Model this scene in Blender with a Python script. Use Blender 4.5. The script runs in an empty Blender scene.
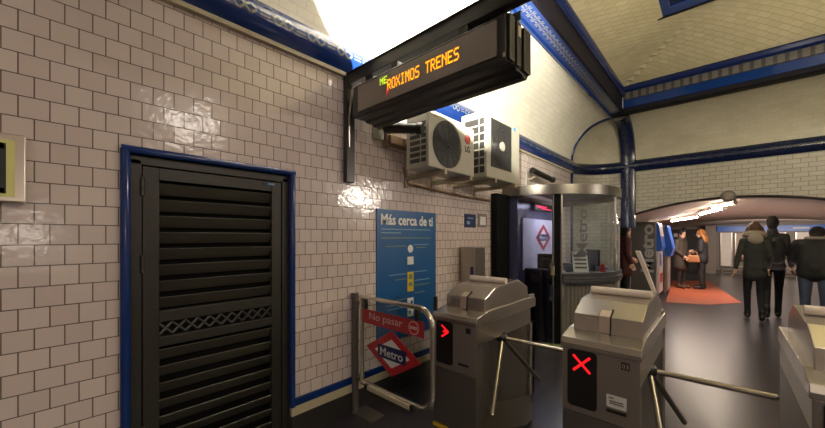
import bpy, bmesh, math, random
from mathutils import Vector, Matrix
random.seed(7)
PI = math.pi
scene = bpy.context.scene
COL = scene.collection
ORIGIN = {}

# ------------------------------------------------------------------ materials
def new_mat(name):
    m = bpy.data.materials.new(name); m.use_nodes = True
    nt = m.node_tree
    return m, nt, nt.nodes['Principled BSDF']

def N(nt, t, **kw):
    n = nt.nodes.new(t)
    for k, v in kw.items(): setattr(n, k, v)
    return n

def mth(nt, op, a, b=None, c=None):
    n = nt.nodes.new('ShaderNodeMath'); n.operation = op
    for i, v in enumerate((a, b, c)):
        if v is None: continue
        if isinstance(v, (int, float)): n.inputs[i].default_value = v
        else: nt.links.new(v, n.inputs[i])
    return n.outputs[0]

def mixc(nt, f, a, b):
    n = nt.nodes.new('ShaderNodeMix'); n.data_type = 'RGBA'
    for i, v in ((0, f), (6, a), (7, b)):
        if isinstance(v, (int, float)): n.inputs[i].default_value = v
        elif isinstance(v, tuple): n.inputs[i].default_value = (*v, 1)
        else: nt.links.new(v, n.inputs[i])
    return n.outputs[2]

def noise(nt, vec, scale, detail=2):
    n = N(nt, 'ShaderNodeTexNoise'); n.inputs['Scale'].default_value = scale; n.inputs['Detail'].default_value = detail
    if vec is not None: nt.links.new(vec, n.inputs['Vector'])
    return n.outputs['Fac']

def bump(nt, h, strength, dist=0.01, normal=None):
    b = N(nt, 'ShaderNodeBump'); b.inputs['Strength'].default_value = strength; b.inputs['Distance'].default_value = dist
    nt.links.new(h, b.inputs['Height'])
    if normal is not None: nt.links.new(normal, b.inputs['Normal'])
    return b.outputs['Normal']

def plain(name, col, rough=0.5, metal=0.0, var=0.06, scale=9.0, bumpy=0.0, spec=0.5, emit=None, es=0.0):
    m, nt, p = new_mat(name)
    tc = N(nt, 'ShaderNodeTexCoord')
    f = noise(nt, tc.outputs['Object'], scale, 3)
    lo = tuple(max(0, c*(1-var*2)) for c in col); hi = tuple(min(1, c*(1+var*2)) for c in col)
    nt.links.new(mixc(nt, f, lo, hi), p.inputs['Base Color'])
    p.inputs['Roughness'].default_value = rough; p.inputs['Metallic'].default_value = metal
    p.inputs['Specular IOR Level'].default_value = spec
    if bumpy: nt.links.new(bump(nt, f, bumpy, .01), p.inputs['Normal'])
    if emit: p.inputs['Emission Color'].default_value = (*emit, 1); p.inputs['Emission Strength'].default_value = es
    return m

def tiles(name, c1, c2, mortar, w, h, rough=.18, grout=.0022, wob=.25, wscale=9, offset=.5, bstr=.5, dirt=.15, tilt=0.0):
    m, nt, p = new_mat(name)
    uv = N(nt, 'ShaderNodeUVMap'); uv.uv_map = 'UVMap'
    br = N(nt, 'ShaderNodeTexBrick')
    br.offset = offset; br.inputs['Scale'].default_value = 1
    br.inputs['Brick Width'].default_value = w; br.inputs['Row Height'].default_value = h
    br.inputs['Mortar Size'].default_value = grout; br.inputs['Mortar Smooth'].default_value = .3
    br.inputs['Color1'].default_value = (*c1, 1); br.inputs['Color2'].default_value = (*c2, 1)
    br.inputs['Mortar'].default_value = (*mortar, 1)
    nt.links.new(uv.outputs[0], br.inputs['Vector'])
    big = noise(nt, uv.outputs[0], 1.3, 4)
    d = mth(nt, 'MULTIPLY_ADD', big, -dirt*2, 1+dirt)
    col = N(nt, 'ShaderNodeVectorMath'); col.operation = 'SCALE'
    nt.links.new(br.outputs['Color'], col.inputs[0]); nt.links.new(d, col.inputs['Scale'])
    nt.links.new(col.outputs[0], p.inputs['Base Color'])
    p.inputs['Roughness'].default_value = rough
    wv = noise(nt, uv.outputs[0], wscale, 2)
    sp = N(nt, 'ShaderNodeSeparateXYZ'); nt.links.new(uv.outputs[0], sp.inputs[0])
    rv = mth(nt, 'DIVIDE', sp.outputs[1], h); row = mth(nt, 'FLOOR', rv)
    odd = mth(nt, 'FLOORED_MODULO', row, 2.0)
    ru = mth(nt, 'ADD', mth(nt, 'DIVIDE', sp.outputs[0], w), mth(nt, 'MULTIPLY', mth(nt, 'SUBTRACT', 1.0, odd), offset))
    cell = N(nt, 'ShaderNodeCombineXYZ'); nt.links.new(mth(nt, 'FLOOR', ru), cell.inputs[0]); nt.links.new(row, cell.inputs[1])
    wn = N(nt, 'ShaderNodeTexWhiteNoise'); wn.noise_dimensions = '2D'; nt.links.new(cell.outputs[0], wn.inputs['Vector'])
    sc = N(nt, 'ShaderNodeSeparateColor'); nt.links.new(wn.outputs['Color'], sc.inputs[0])
    gu = mth(nt, 'MULTIPLY', mth(nt, 'SUBTRACT', sc.outputs[0], .5), mth(nt, 'FRACT', ru))
    gv = mth(nt, 'MULTIPLY', mth(nt, 'SUBTRACT', sc.outputs[1], .5), mth(nt, 'FRACT', rv))
    wv = mth(nt, 'MULTIPLY_ADD', mth(nt, 'ADD', gu, gv), tilt, wv)
    hgt = mth(nt, 'MULTIPLY_ADD', br.outputs['Fac'], -1.0, mth(nt, 'MULTIPLY', wv, wob*4))
    nt.links.new(bump(nt, hgt, bstr, .004), p.inputs['Normal'])
    return m

def band(name, base, motif, period=.30, v0=.35, v1=.65, rough=.12, dash=False, edge=None):
    """glazed moulding; UV: u metres along, v 0..1 across. a row of relief motifs runs along the middle."""
    m, nt, p = new_mat(name)
    uv = N(nt, 'ShaderNodeUVMap'); uv.uv_map = 'UVMap'
    sp = N(nt, 'ShaderNodeSeparateXYZ'); nt.links.new(uv.outputs[0], sp.inputs[0])
    u, v = sp.outputs[0], sp.outputs[1]
    inband = mth(nt, 'MULTIPLY', mth(nt, 'GREATER_THAN', v, v0), mth(nt, 'LESS_THAN', v, v1))
    fr = mth(nt, 'FRACT', mth(nt, 'DIVIDE', u, period))
    vc = mth(nt, 'DIVIDE', mth(nt, 'SUBTRACT', v, (v0+v1)/2), (v1-v0)/2)      # -1..1
    av = mth(nt, 'ABSOLUTE', vc)
    if dash:
        k = mth(nt, 'LESS_THAN', fr, .62)
        mask = mth(nt, 'MULTIPLY', k, mth(nt, 'LESS_THAN', av, .45))
        mask = mth(nt, 'MAXIMUM', mask, mth(nt, 'GREATER_THAN', av, .86))
    else:
        # crossed links, then a pair of short bars
        a = mth(nt, 'LESS_THAN', fr, .58)
        tri = mth(nt, 'PINGPONG', mth(nt, 'MULTIPLY', fr, 6.9), 1.0)
        cr = mth(nt, 'LESS_THAN', mth(nt, 'ABSOLUTE', mth(nt, 'SUBTRACT', tri, av)), .3)
        bars = mth(nt, 'LESS_THAN', mth(nt, 'ABSOLUTE', mth(nt, 'SUBTRACT', av, .35)), .16)
        b = mth(nt, 'MULTIPLY', mth(nt, 'GREATER_THAN', fr, .66), mth(nt, 'LESS_THAN', fr, .93))
        mask = mth(nt, 'MAXIMUM', mth(nt, 'MULTIPLY', a, cr), mth(nt, 'MULTIPLY', b, bars))
    mask = mth(nt, 'MULTIPLY', mask, inband)
    nz = noise(nt, uv.outputs[0], 22, 3)
    mask2 = mth(nt, 'MULTIPLY', mask, mth(nt, 'MULTIPLY_ADD', nz, .8, .35))
    col = mixc(nt, mask2, base, motif)
    if edge:
        e = mth(nt, 'GREATER_THAN', v, edge[0]); col = mixc(nt, e, col, edge[1])
    nt.links.new(col, p.inputs['Base Color'])
    p.inputs['Roughness'].default_value = rough
    nt.links.new(bump(nt, mth(nt, 'MULTIPLY_ADD', nz, .5, mask), .3, .006), p.inputs['Normal'])
    return m

def emis(name, col, s):
    m, nt, p = new_mat(name)
    p.inputs['Base Color'].default_value = (*[c*.5 for c in col], 1)
    p.inputs['Emission Color'].default_value = (*col, 1); p.inputs['Emission Strength'].default_value = s
    return m

def glass(name, tint, base=.04, rough=.03):
    m = bpy.data.materials.new(name); m.use_nodes = True
    nt = m.node_tree; nt.nodes.clear()
    o = N(nt, 'ShaderNodeOutputMaterial'); mx = N(nt, 'ShaderNodeMixShader')
    t = N(nt, 'ShaderNodeBsdfTransparent'); t.inputs[0].default_value = (*tint, 1)
    g = N(nt, 'ShaderNodeBsdfGlossy'); g.inputs['Roughness'].default_value = rough; g.inputs[0].default_value = (.9, .9, .9, 1)
    lw = N(nt, 'ShaderNodeFresnel'); lw.inputs[0].default_value = 1.4
    ge = N(nt, 'ShaderNodeNewGeometry')   # only the front face of a pane mirrors
    f = mth(nt, 'MULTIPLY', mth(nt, 'ADD', lw.outputs[0], base), mth(nt, 'SUBTRACT', 1.0, ge.outputs['Backfacing']))
    nt.links.new(f, mx.inputs[0]); nt.links.new(t.outputs[0], mx.inputs[1]); nt.links.new(g.outputs[0], mx.inputs[2])
    nt.links.new(mx.outputs[0], o.inputs[0])
    return m

def brushed(name, col, rough=.32, axis=2, metal=.9):
    m, nt, p = new_mat(name)
    tc = N(nt, 'ShaderNodeTexCoord'); mp = N(nt, 'ShaderNodeMapping')
    s = [160, 160, 160]; s[axis] = 4
    mp.inputs['Scale'].default_value = s
    nt.links.new(tc.outputs['Object'], mp.inputs[0])
    f = noise(nt, mp.outputs[0], 1.0, 3); g = noise(nt, tc.outputs['Object'], 3.0, 3)
    c = mixc(nt, mth(nt, 'MULTIPLY_ADD', f, .15, mth(nt, 'MULTIPLY', g, .8)), tuple(x*.85 for x in col), tuple(min(1, x*1.1) for x in col))
    nt.links.new(c, p.inputs['Base Color'])
    p.inputs['Metallic'].default_value = metal
    nt.links.new(mth(nt, 'MULTIPLY_ADD', f, .06, rough-.03), p.inputs['Roughness'])
    return m

M = {}
M['tile'] = tiles('white_wall_tiles', (.56, .475, .455), (.635, .555, .53), (.13, .105, .09), .0985, .0975, rough=.15, grout=.0028, wob=.18, wscale=26, tilt=1.5)
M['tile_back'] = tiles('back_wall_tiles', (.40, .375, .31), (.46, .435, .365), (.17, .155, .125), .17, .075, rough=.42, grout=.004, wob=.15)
M['vault_lit'] = tiles('floodlit_cream_tiles', (.74, .71, .60), (.80, .77, .66), (.62, .59, .48), .14, .07, rough=.3, grout=.003, wob=.2, bstr=.3)  # cream tiles with the floodlight's white wash put into their colour
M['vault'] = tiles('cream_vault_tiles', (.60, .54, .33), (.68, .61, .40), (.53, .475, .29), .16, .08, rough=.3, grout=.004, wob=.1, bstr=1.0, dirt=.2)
M['cove'] = tiles('shaded_cove_tiles', (.45, .42, .31), (.50, .47, .36), (.42, .39, .285), .14, .07, rough=.45, grout=.003, wob=.2, bstr=.25, dirt=.22)  # cream cove tiles, darkened in colour for the fading light
M['blue'] = band('blue_cornice_glaze', (.006, .026, .14), (.17, .19, .14), .26, .42, .68, edge=(.93, (.01, .012, .03)))
M['beam_pat'] = band('blue_beam_underside', (.03, .065, .24), (.30, .30, .24), .11, .2, .8, rough=.15)
M['beam_dash'] = band('patterned_beam_strip', (.030, .028, .036), (.12, .115, .105), .12, .0, 1.0, rough=.5, dash=True)
M['darkblue'] = band('dark_blue_moulding', (.004, .010, .05), (.05, .055, .075), .16, .38, .62, rough=.2)
M['plainblue'] = plain('blue_glaze', (.006, .030, .15), .12, var=.1)
M['navy'] = plain('navy_glaze', (.006, .016, .085), .15, var=.12)
M['purpledark'] = plain('dark_purple_moulding', (.010, .009, .016), .6, var=.2, scale=30, spec=.15)
M['cream'] = plain('cream_stone', (.46, .41, .28), .5)
M['darkbase'] = plain('dark_skirting', (.028, .026, .025), .35)
M['floorpatch'] = plain('orange_floor', (.38, .10, .05), .38, var=.1)
M['door'] = plain('dark_olive_paint', (.020, .019, .015), .38, var=.12, scale=4)
M['doorslat'] = plain('dark_olive_slat', (.042, .039, .030), .36, var=.1, scale=4)
M['black'] = plain('black_plastic', (.010, .010, .010), .35)
M['blackmat'] = plain('matt_black', (.005, .005, .005), .7, spec=.1)
M['blackmetal'] = plain('black_painted_metal', (.016, .015, .013), .32)
M['screen'] = plain('dark_led_screen', (.19, .16, .145), .35)
M['steel'] = brushed('brushed_steel', (.44, .405, .36), .30)
M['steelx'] = brushed('brushed_steel_hood', (.60, .56, .50), .26, axis=0)
M['slotmetal'] = brushed('warm_slot_metal', (.55, .45, .38), .35, metal=.4)
M['steelring'] = brushed('dull_bronze_steel', (.15, .138, .118), .34)
M['steelpanel'] = brushed('satin_steel_panel', (.27, .24, .215), .36, metal=.4)
M['steeldark'] = brushed('worn_dark_steel', (.155, .14, .125), .38, metal=.5)
M['chrome'] = brushed('polished_steel_tube', (.66, .62, .54), .2)
M['roll'] = plain('white_roller', (.66, .58, .52), .4)
M['acwhite'] = plain('aged_white_paint', (.36, .345, .285), .4, var=.05)
M['acdark'] = plain('dark_grille', (.018, .018, .017), .45)
M['bracket'] = plain('dirty_beige_bracket', (.30, .25, .17), .55, var=.2)
M['rust'] = plain('rusty_conduit', (.22, .14, .08), .55, var=.3)
M['red'] = plain('red_enamel', (.42, .02, .025), .3)
M['signred'] = plain('red_sign_vinyl', (.36, .022, .03), .35)
M['signpink'] = plain('pale_lettering', (.62, .45, .44), .4)
M['white'] = plain('white_vinyl', (.72, .72, .70), .4)
M['posterblue'] = plain('blue_poster', (.003, .085, .27), .4, var=.04)
M['posterlight'] = plain('light_blue_print', (.16, .33, .50), .4)
M['yellow'] = plain('yellow_print', (.65, .46, .02), .4)
M['olive'] = plain('olive_print', (.17, .24, .12), .4)
M['navysign'] = plain('navy_sign', (.012, .02, .09), .3)
M['led_o'] = emis('amber_led', (1.0, .33, .0), 2.6)
M['led_g'] = emis('yellow_green_led', (.55, .85, .02), 1.6)
M['led_r'] = emis('red_led', (1.0, .008, .015), 1.3)
M['led_rb'] = emis('red_sign_led', (1.0, .02, .08), 2.5)
M['exit_y'] = plain('pale_yellow_panel', (.50, .47, .17), .3, emit=(.6, .55, .15), es=.12)
M['exit_k'] = plain('dark_green_frame', (.012, .02, .014), .4)
M['alu'] = brushed('aluminium_frame', (.62, .55, .48), .3)
M['glass'] = glass('clear_glass', (.86, .88, .88), .02)
M['glassdoor'] = glass('smoked_glass', (.62, .62, .72), .03)
M['frost'] = plain('frosted_lettering', (.075, .075, .085), .5)
M['boothblue'] = plain('dark_violet_panel', (.050, .050, .105), .25)
M['boothgrey'] = plain('beige_corrugated_panel', (.17, .16, .135), .45)
M['board'] = plain('white_board', (.62, .62, .66), .3)
M['boothtrim'] = plain('dark_slate_trim', (.045, .05, .065), .3)
M['plinth'] = plain('pale_green_plinth', (.30, .33, .16), .4)
M['kiosk'] = plain('grey_kiosk_panel', (.095, .092, .088), .4)
M['kiosktxt'] = plain('grey_kiosk_lettering', (.34, .335, .32), .4)
M['kblue'] = plain('blue_kiosk_front', (.015, .09, .42), .3)
M['kwhite'] = plain('white_kiosk_front', (.6, .5, .5), .3)
M['tube'] = emis('lit_fluorescent_tube', (1.0, .86, .68), 48)
M['tubebody'] = plain('white_enamel', (.7, .62, .52), .4)
M['flood'] = emis('lit_floodlight', (1.0, .95, .82), 60)
M['vest_ceiling'] = plain('pinkish_plaster', (.40, .31, .26), .55, var=.04, scale=2)
M['archtrim'] = plain('dark_arch_trim', (.02, .015, .016), .3)
M['vest_wall'] = plain('grey_vestibule_wall', (.23, .19, .165), .5)
M['vest_dark'] = plain('dark_doorway', (.035, .03, .028), .4)
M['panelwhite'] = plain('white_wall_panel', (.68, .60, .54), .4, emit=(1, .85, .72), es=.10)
M['panelpic'] = plain('beige_poster', (.48, .38, .30), .4)
M['fasciablue'] = plain('blue_fascia', (.015, .10, .42), .3, emit=(.02, .12, .5), es=.12)
M['skin'] = plain('skin', (.50, .30, .21), .5)
M['hairdark'] = plain('dark_hair', (.008, .006, .005), .8, bumpy=.5, scale=60)
M['hairbrown'] = plain('brown_hair', (.10, .05, .022), .5, bumpy=.5, scale=60)
M['hairorange'] = plain('ginger_hair', (.42, .17, .05), .5, bumpy=.5, scale=60)
M['jk_olive'] = plain('dark_olive_cloth', (.028, .030, .026), .75, var=.25, bumpy=.4, scale=14)
M['jk_black'] = plain('black_cloth', (.010, .010, .012), .7, var=.25, bumpy=.4, scale=14)
M['jk_brown'] = plain('dark_brown_cloth', (.034, .024, .016), .75, var=.25, bumpy=.4, scale=14)
M['jk_red'] = plain('dark_red_cloth', (.055, .010, .010), .75, var=.25, bumpy=.4, scale=14)
M['jeans_dark'] = plain('black_denim', (.010, .011, .014), .8, bumpy=.3, scale=20)
M['jeans_blue'] = plain('blue_denim', (.055, .075, .125), .8, bumpy=.3, scale=20, var=.2)
M['jeans_grey'] = plain('charcoal_leggings', (.018, .016, .016), .8, bumpy=.3, scale=20)
M['fur'] = plain('pale_fur', (.36, .31, .25), .9, bumpy=1.0, scale=70, var=.25)
M['greycollar'] = plain('grey_knit', (.26, .23, .20), .85, bumpy=.5, scale=50)
M['tan'] = plain('tan_leather', (.30, .12, .045), .5)
M['boot'] = plain('brown_boot', (.09, .04, .018), .5)
M['shoe'] = plain('black_shoe', (.012, .011, .011), .4)
M['eye'] = plain('dark_eye', (.02, .015, .012), .2)
M['lip'] = plain('lip', (.35, .12, .10), .5)
M['sticker_blue'] = plain('blue_sticker', (.02, .25, .60), .4)
M['monitor'] = plain('dark_screen', (.02, .02, .024), .2)

def floor_mat():
    m, nt, p = new_mat('dark_polished_floor')
    tc = N(nt, 'ShaderNodeTexCoord')
    f = noise(nt, tc.outputs['Object'], 2.2, 5); g = noise(nt, tc.outputs['Object'], 40, 2)
    nt.links.new(mixc(nt, f, (.021, .018, .023), (.036, .031, .036)), p.inputs['Base Color'])
    nt.links.new(mth(nt, 'MULTIPLY_ADD', f, .04, .27), p.inputs['Roughness'])
    nt.links.new(bump(nt, g, .02, .002), p.inputs['Normal'])
    p.inputs['Specular IOR Level'].default_value = .9
    return m
M['floor'] = floor_mat()

# ------------------------------------------------------------------ mesh building
class MB:
    def __init__(s):
        s.bm = bmesh.new(); s.uv = s.bm.loops.layers.uv.new('UVMap')
    def quad(s, pts, uvs=None):
        vs = [s.bm.verts.new(p) for p in pts]
        f = s.bm.faces.new(vs)
        if uvs:
            for l, u in zip(f.loops, uvs): l[s.uv].uv = u
        return f
    def box(s, x0, x1, y0, y1, z0, z1, rot=None, piv=None):
        v = [Vector(p) for p in ((x0,y0,z0),(x1,y0,z0),(x1,y1,z0),(x0,y1,z0),(x0,y0,z1),(x1,y0,z1),(x1,y1,z1),(x0,y1,z1))]
        if rot is not None:
            pv = Vector(piv) if piv else sum(v, Vector())/8
            v = [pv + rot @ (p-pv) for p in v]
        vs = [s.bm.verts.new(p) for p in v]
        for f in ((0,3,2,1),(4,5,6,7),(0,1,5,4),(1,2,6,5),(2,3,7,6),(3,0,4,7)):
            fc = s.bm.faces.new([vs[i] for i in f])
            for l in fc.loops:
                c = l.vert.co; l[s.uv].uv = (c.x+c.y, c.z)
        return s
    def prism(s, poly, axis, a, b):
        def p3(p, t):
            if axis == 'x': return (t, p[0], p[1])
            if axis == 'y': return (p[0], t, p[1])
            return (p[0], p[1], t)
        A = [s.bm.verts.new(p3(p, a)) for p in poly]; B = [s.bm.verts.new(p3(p, b)) for p in poly]
        n = len(poly)
        s.bm.faces.new(A); s.bm.faces.new(B[::-1])
        for i in range(n): s.bm.faces.new((A[i], B[i], B[(i+1) % n], A[(i+1) % n]))
        return s
    def cyl(s, p0, p1, r0, r1=None, seg=16, caps=True):
        r1 = r0 if r1 is None else r1
        p0, p1 = Vector(p0), Vector(p1); d = p1-p0
        q = d.to_track_quat('Z', 'Y').to_matrix().to_4x4(); q.translation = (p0+p1)/2
        bmesh.ops.create_cone(s.bm, cap_ends=caps, segments=seg, radius1=r0, radius2=r1, depth=d.length, matrix=q)
        return s
    def ball(s, c, r, seg=12, scale=(1,1,1), rot=None):
        mtx = Matrix.Translation(Vector(c))
        if rot is not None: mtx = mtx @ rot.to_4x4()
        mtx = mtx @ Matrix.Diagonal((*scale, 1))
        bmesh.ops.create_uvsphere(s.bm, u_segments=seg, v_segments=max(6, seg*2//3), radius=r, matrix=mtx)
        return s
    def tube(s, pts, r, seg=12):
        pts = [Vector(p) for p in pts]; rings = []; up = None
        for i, p in enumerate(pts):
            t = (pts[min(i+1, len(pts)-1)] - pts[max(i-1, 0)]).normalized()
            if up is None:
                up = Vector((0,0,1)) if abs(t.z) < .9 else Vector((1,0,0))
            a = t.cross(up)
            if a.length < 1e-4: a = t.cross(Vector((0,1,0)))
            a.normalize(); b = a.cross(t).normalized(); up = b
            rings.append([s.bm.verts.new(p + a*math.cos(k*2*PI/seg)*r + b*math.sin(k*2*PI/seg)*r) for k in range(seg)])
        for i in range(len(rings)-1):
            for k in range(seg):
                s.bm.faces.new((rings[i][k], rings[i][(k+1) % seg], rings[i+1][(k+1) % seg], rings[i+1][k]))
        s.bm.faces.new(rings[0][::-1]); s.bm.faces.new(rings[-1])
        return s
    def loft(s, prof_rows, uvfun=None):
        """rows of points -> grid; uv from uvfun(i,j)"""
        V = [[s.bm.verts.new(p) for p in row] for row in prof_rows]
        for i in range(len(V)-1):
            for j in range(len(V[0])-1):
                f = s.bm.faces.new((V[i][j], V[i+1][j], V[i+1][j+1], V[i][j+1]))
                if uvfun:
                    for l, (a, b) in zip(f.loops, ((i,j),(i+1,j),(i+1,j+1),(i,j+1))): l[s.uv].uv = uvfun(a, b)
        return s
    def arcwall(s, cx, cy, r, a0, a1, z0, z1, th=.01, seg=24):
        for i in range(seg):
            t0 = a0+(a1-a0)*i/seg; t1 = a0+(a1-a0)*(i+1)/seg
            def pt(t, rr, z): return (cx+rr*math.cos(t), cy+rr*math.sin(t), z)
            o = r; n = r-th
            for q in ((pt(t0,o,z0),pt(t1,o,z0),pt(t1,o,z1),pt(t0,o,z1)), (pt(t1,n,z0),pt(t0,n,z0),pt(t0,n,z1),pt(t1,n,z1)),
                      (pt(t0,o,z1),pt(t1,o,z1),pt(t1,n,z1),pt(t0,n,z1)), (pt(t0,n,z0),pt(t1,n,z0),pt(t1,o,z0),pt(t0,o,z0))): s.quad(q)
            if i == 0: s.quad((pt(t0,n,z0),pt(t0,o,z0),pt(t0,o,z1),pt(t0,n,z1)))
            if i == seg-1: s.quad((pt(t1,o,z0),pt(t1,n,z0),pt(t1,n,z1),pt(t1,o,z1)))
        bmesh.ops.remove_doubles(s.bm, verts=s.bm.verts, dist=1e-5)
        return s
    def build(s, name, mat, parent=None, kind=None, bevel=0, smooth=False, label=None):
        me = bpy.data.meshes.new(name)
        if parent is not None and parent in ORIGIN:
            bmesh.ops.translate(s.bm, verts=s.bm.verts, vec=-ORIGIN[parent])
        bmesh.ops.recalc_face_normals(s.bm, faces=s.bm.faces)
        s.bm.to_mesh(me); s.bm.free()
        o = bpy.data.objects.new(name, me); COL.objects.link(o)
        me.materials.append(M[mat])
        if parent is not None:
            o.parent = parent
            if parent in ORIGIN: ORIGIN[o] = ORIGIN[parent]
        if kind: o['kind'] = kind
        if label: o['label'] = label
        if bevel:
            b = o.modifiers.new('bevel', 'BEVEL'); b.width = bevel; b.segments = 2; b.limit_method = 'ANGLE'
        if smooth:
            me.polygons.foreach_set('use_smooth', [True]*len(me.polygons))
            me.set_sharp_from_angle(angle=math.radians(40))
        return o

def tag(o, label, cat, group=None):
    o['label'] = label; o['category'] = cat
    if group: o['group'] = group
    return o
def thing(name, label, cat, loc, group=None):
    o = bpy.data.objects.new(name, None); COL.objects.link(o); o.location = loc
    o.empty_display_size = .1
    ORIGIN[o] = Vector(loc)
    return tag(o, label, cat, group)

def textmesh(body, bold=0.0):
    cu = bpy.data.curves.new('t', 'FONT'); cu.body = body; cu.size = 1; cu.offset = bold
    cu.align_x = 'CENTER'; cu.align_y = 'CENTER'; cu.resolution_u = 3
    ob = bpy.data.objects.new('t', cu); COL.objects.link(ob)
    dg = bpy.context.evaluated_depsgraph_get(); dg.update()
    me = bpy.data.meshes.new_from_object(ob.evaluated_get(dg))
    bpy.data.objects.remove(ob); bpy.data.curves.remove(cu)
    return me
def lettering(mb, body, center, dx, up, width, height=None, bold=.0):
    me = textmesh(body, bold)
    xs = [v.co.x for v in me.vertices]; ys = [v.co.y for v in me.vertices]
    w = max(xs)-min(xs); h = max(ys)-min(ys); mx = (max(xs)+min(xs))/2; my = (max(ys)+min(ys))/2
    sx = width/w; sy = sx if height is None else height/h
    c = Vector(center); dx = Vector(dx); up = Vector(up)
    vs = [mb.bm.verts.new(c + dx*(v.co.x-mx)*sx + up*(v.co.y-my)*sy) for v in me.vertices]
    for p in me.polygons:
        try: mb.bm.faces.new([vs[i] for i in p.vertices])
        except ValueError: pass
    bpy.data.meshes.remove(me)
    return mb

# ------------------------------------------------------------------ the hall: plan in metres, camera over (0,0)
XL = -2.35           # face of left wall
YB = 8.25            # face of back wall
RC = .75             # rounded corner and vault radius
YR, XR = -3.6, 4.6   # rear and right walls
ZC = 3.10            # springing of the vaults
D0, D1, DT = .285, 1.207, 1.96   # door opening

def wallstrip_x(mb, x, y0, y1, z0, z1, v=0.0):
    mb.quad(((x,y0,z0),(x,y1,z0),(x,y1,z1),(x,y0,z1)), ((y0,z0-v),(y1,z0-v),(y1,z1-v),(y0,z1-v)))
mb = MB()
wallstrip_x(mb, XL, YR, D0, 0, ZC); wallstrip_x(mb, XL, D1, YB-RC, 0, ZC); wallstrip_x(mb, XL, D0, D1, DT, ZC)
for (a, b) in (((D0,0),(D0,DT)), ((D1,DT),(D1,0)), ((D0,DT),(D1,DT))):
    mb.quad(((XL,a[0],a[1]),(XL,b[0],b[1]),(XL-.12,b[0],b[1]),(XL-.12,a[0],a[1])))
mb.build('wall_left', 'tile', kind='structure')
mb = MB(); rows = []
for i in range(17):
    t = PI - i/16*PI/2
    x, y = XL+RC+RC*math.cos(t), YB-RC+RC*math.sin(t)
    rows.append([(x,y,0), (x,y,ZC)])
mb.loft(rows, lambda i, j: (7.5+i/16*RC*PI/2, j*ZC))
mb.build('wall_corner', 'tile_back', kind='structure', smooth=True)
def arch(x): return 2.215-.11*(x-.15)**2
XA0, XA1 = -1.66, 1.96
mb = MB(); n = 36
for i in range(n):
    a = XA0+(XA1-XA0)*i/n; b = XA0+(XA1-XA0)*(i+1)/n
    mb.quad(((a,YB,arch(a)),(b,YB,arch(b)),(b,YB,ZC),(a,YB,ZC)), ((a,arch(a)),(b,arch(b)),(b,ZC),(a,ZC)))
for a, b in ((XL+RC, XA0), (XA1, XR)):
    if a > b: a, b = b, a
mb.quad(((XA1,YB,0),(XR,YB,0),(XR,YB,ZC),(XA1,YB,ZC)), ((XA1,0),(XR,0),(XR,ZC),(XA1,ZC)))
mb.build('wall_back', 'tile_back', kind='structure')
mb = MB(); mb.quad(((XR,YR,0),(XR,YB,0),(XR,YB,ZC+1.6),(XR,YR,ZC+1.6)), ((YR,0),(YB,0),(YB,4.7),(YR,4.7)))
mb.build('wall_right', 'tile', kind='structure')
mb = MB(); mb.quad(((XL,YR,0),(XR,YR,0),(XR,YR,ZC+1.6),(XL,YR,ZC+1.6)), ((XL,0),(XR,0),(XR,4.7),(XL,4.7)))
mb.build('wall_rear', 'tile', kind='structure')
mb = MB(); mb.box(-3.2, XR, YR, 19.4, -.1, 0); mb.build('floor', 'floor', kind='structure')

# mouldings --------------------------------------------------------
def sweep_x(name, mat, prof, y0, y1, sgn=1, period=1):   # along the left wall; prof = (offset from wall, z)
    mb = MB(); n = 40; L = len(prof)-1
    rows = [[(XL+o, y0+(y1-y0)*i/n, z) for o, z in prof] for i in range(n+1)]
    mb.loft(rows, lambda i, j: (y0+(y1-y0)*i/n, j/L))
    return mb
def cornice_prof(): # bulging moulding, z 2.88..3.10
    return [(.025+.055*math.sin(k/8*PI)+.02*k/8, 2.88+.22*k/8) for k in range(9)]
cp = [(0,2.88)]+cornice_prof()+[(0,3.10)]
sweep_x('trim_1', 'blue', cp, YR, YB-RC).build('trim_1', 'blue', kind='structure', smooth=True)
mb = MB(); mb.box(XL, XL+.035, YR, YB-RC, 2.85, 2.88); mb.build('trim_2', 'cream', kind='structure')
mb = MB()
rows = []
path = [(XL+RC+RC*math.cos(PI-i/16*PI/2), YB-RC+RC*math.sin(PI-i/16*PI/2), -math.cos(PI-i/16*PI/2), -math.sin(PI-i/16*PI/2)) for i in range(17)]
path += [(XL+RC+(XR-XL-RC)*i/30, YB, 0, -1) for i in range(1, 31)]
us = [0]
for i in range(1, len(path)): us.append(us[-1]+math.hypot(path[i][0]-path[i-1][0], path[i][1]-path[i-1][1]))
bp = [(0,2.86)]+[(.02+.07*math.sin(k/8*PI), 2.86+.23*k/8) for k in range(9)]+[(0,3.09)]
rows = [[(x+nx*o, y+ny*o, z) for o, z in bp] for x, y, nx, ny in path]
mb.loft(rows, lambda i, j: (us[i], j/(len(bp)-1)))
mb.build('trim_3', 'darkblue', kind='structure', smooth=True)
# skirting
mb = MB(); mb.box(XL, XL+.022, D1, YB-RC, .24, .295); mb.box(XL, XL+.022, YR, D0-.03, .24, .295); mb.build('trim_4', 'plainblue', kind='structure', bevel=.006)
mb = MB(); mb.box(XL, XL+.026, D1, YB-RC, .175, .24); mb.box(XL, XL+.026, YR, D0-.03, .175, .24); mb.build('trim_5', 'cream', kind='structure')
mb = MB(); mb.box(XL, XL+.03, D1, YB-RC, 0, .175); mb.box(XL, XL+.03, YR, D0-.03, 0, .175); mb.build('baseboard_left', 'darkbase', kind='structure')
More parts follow.
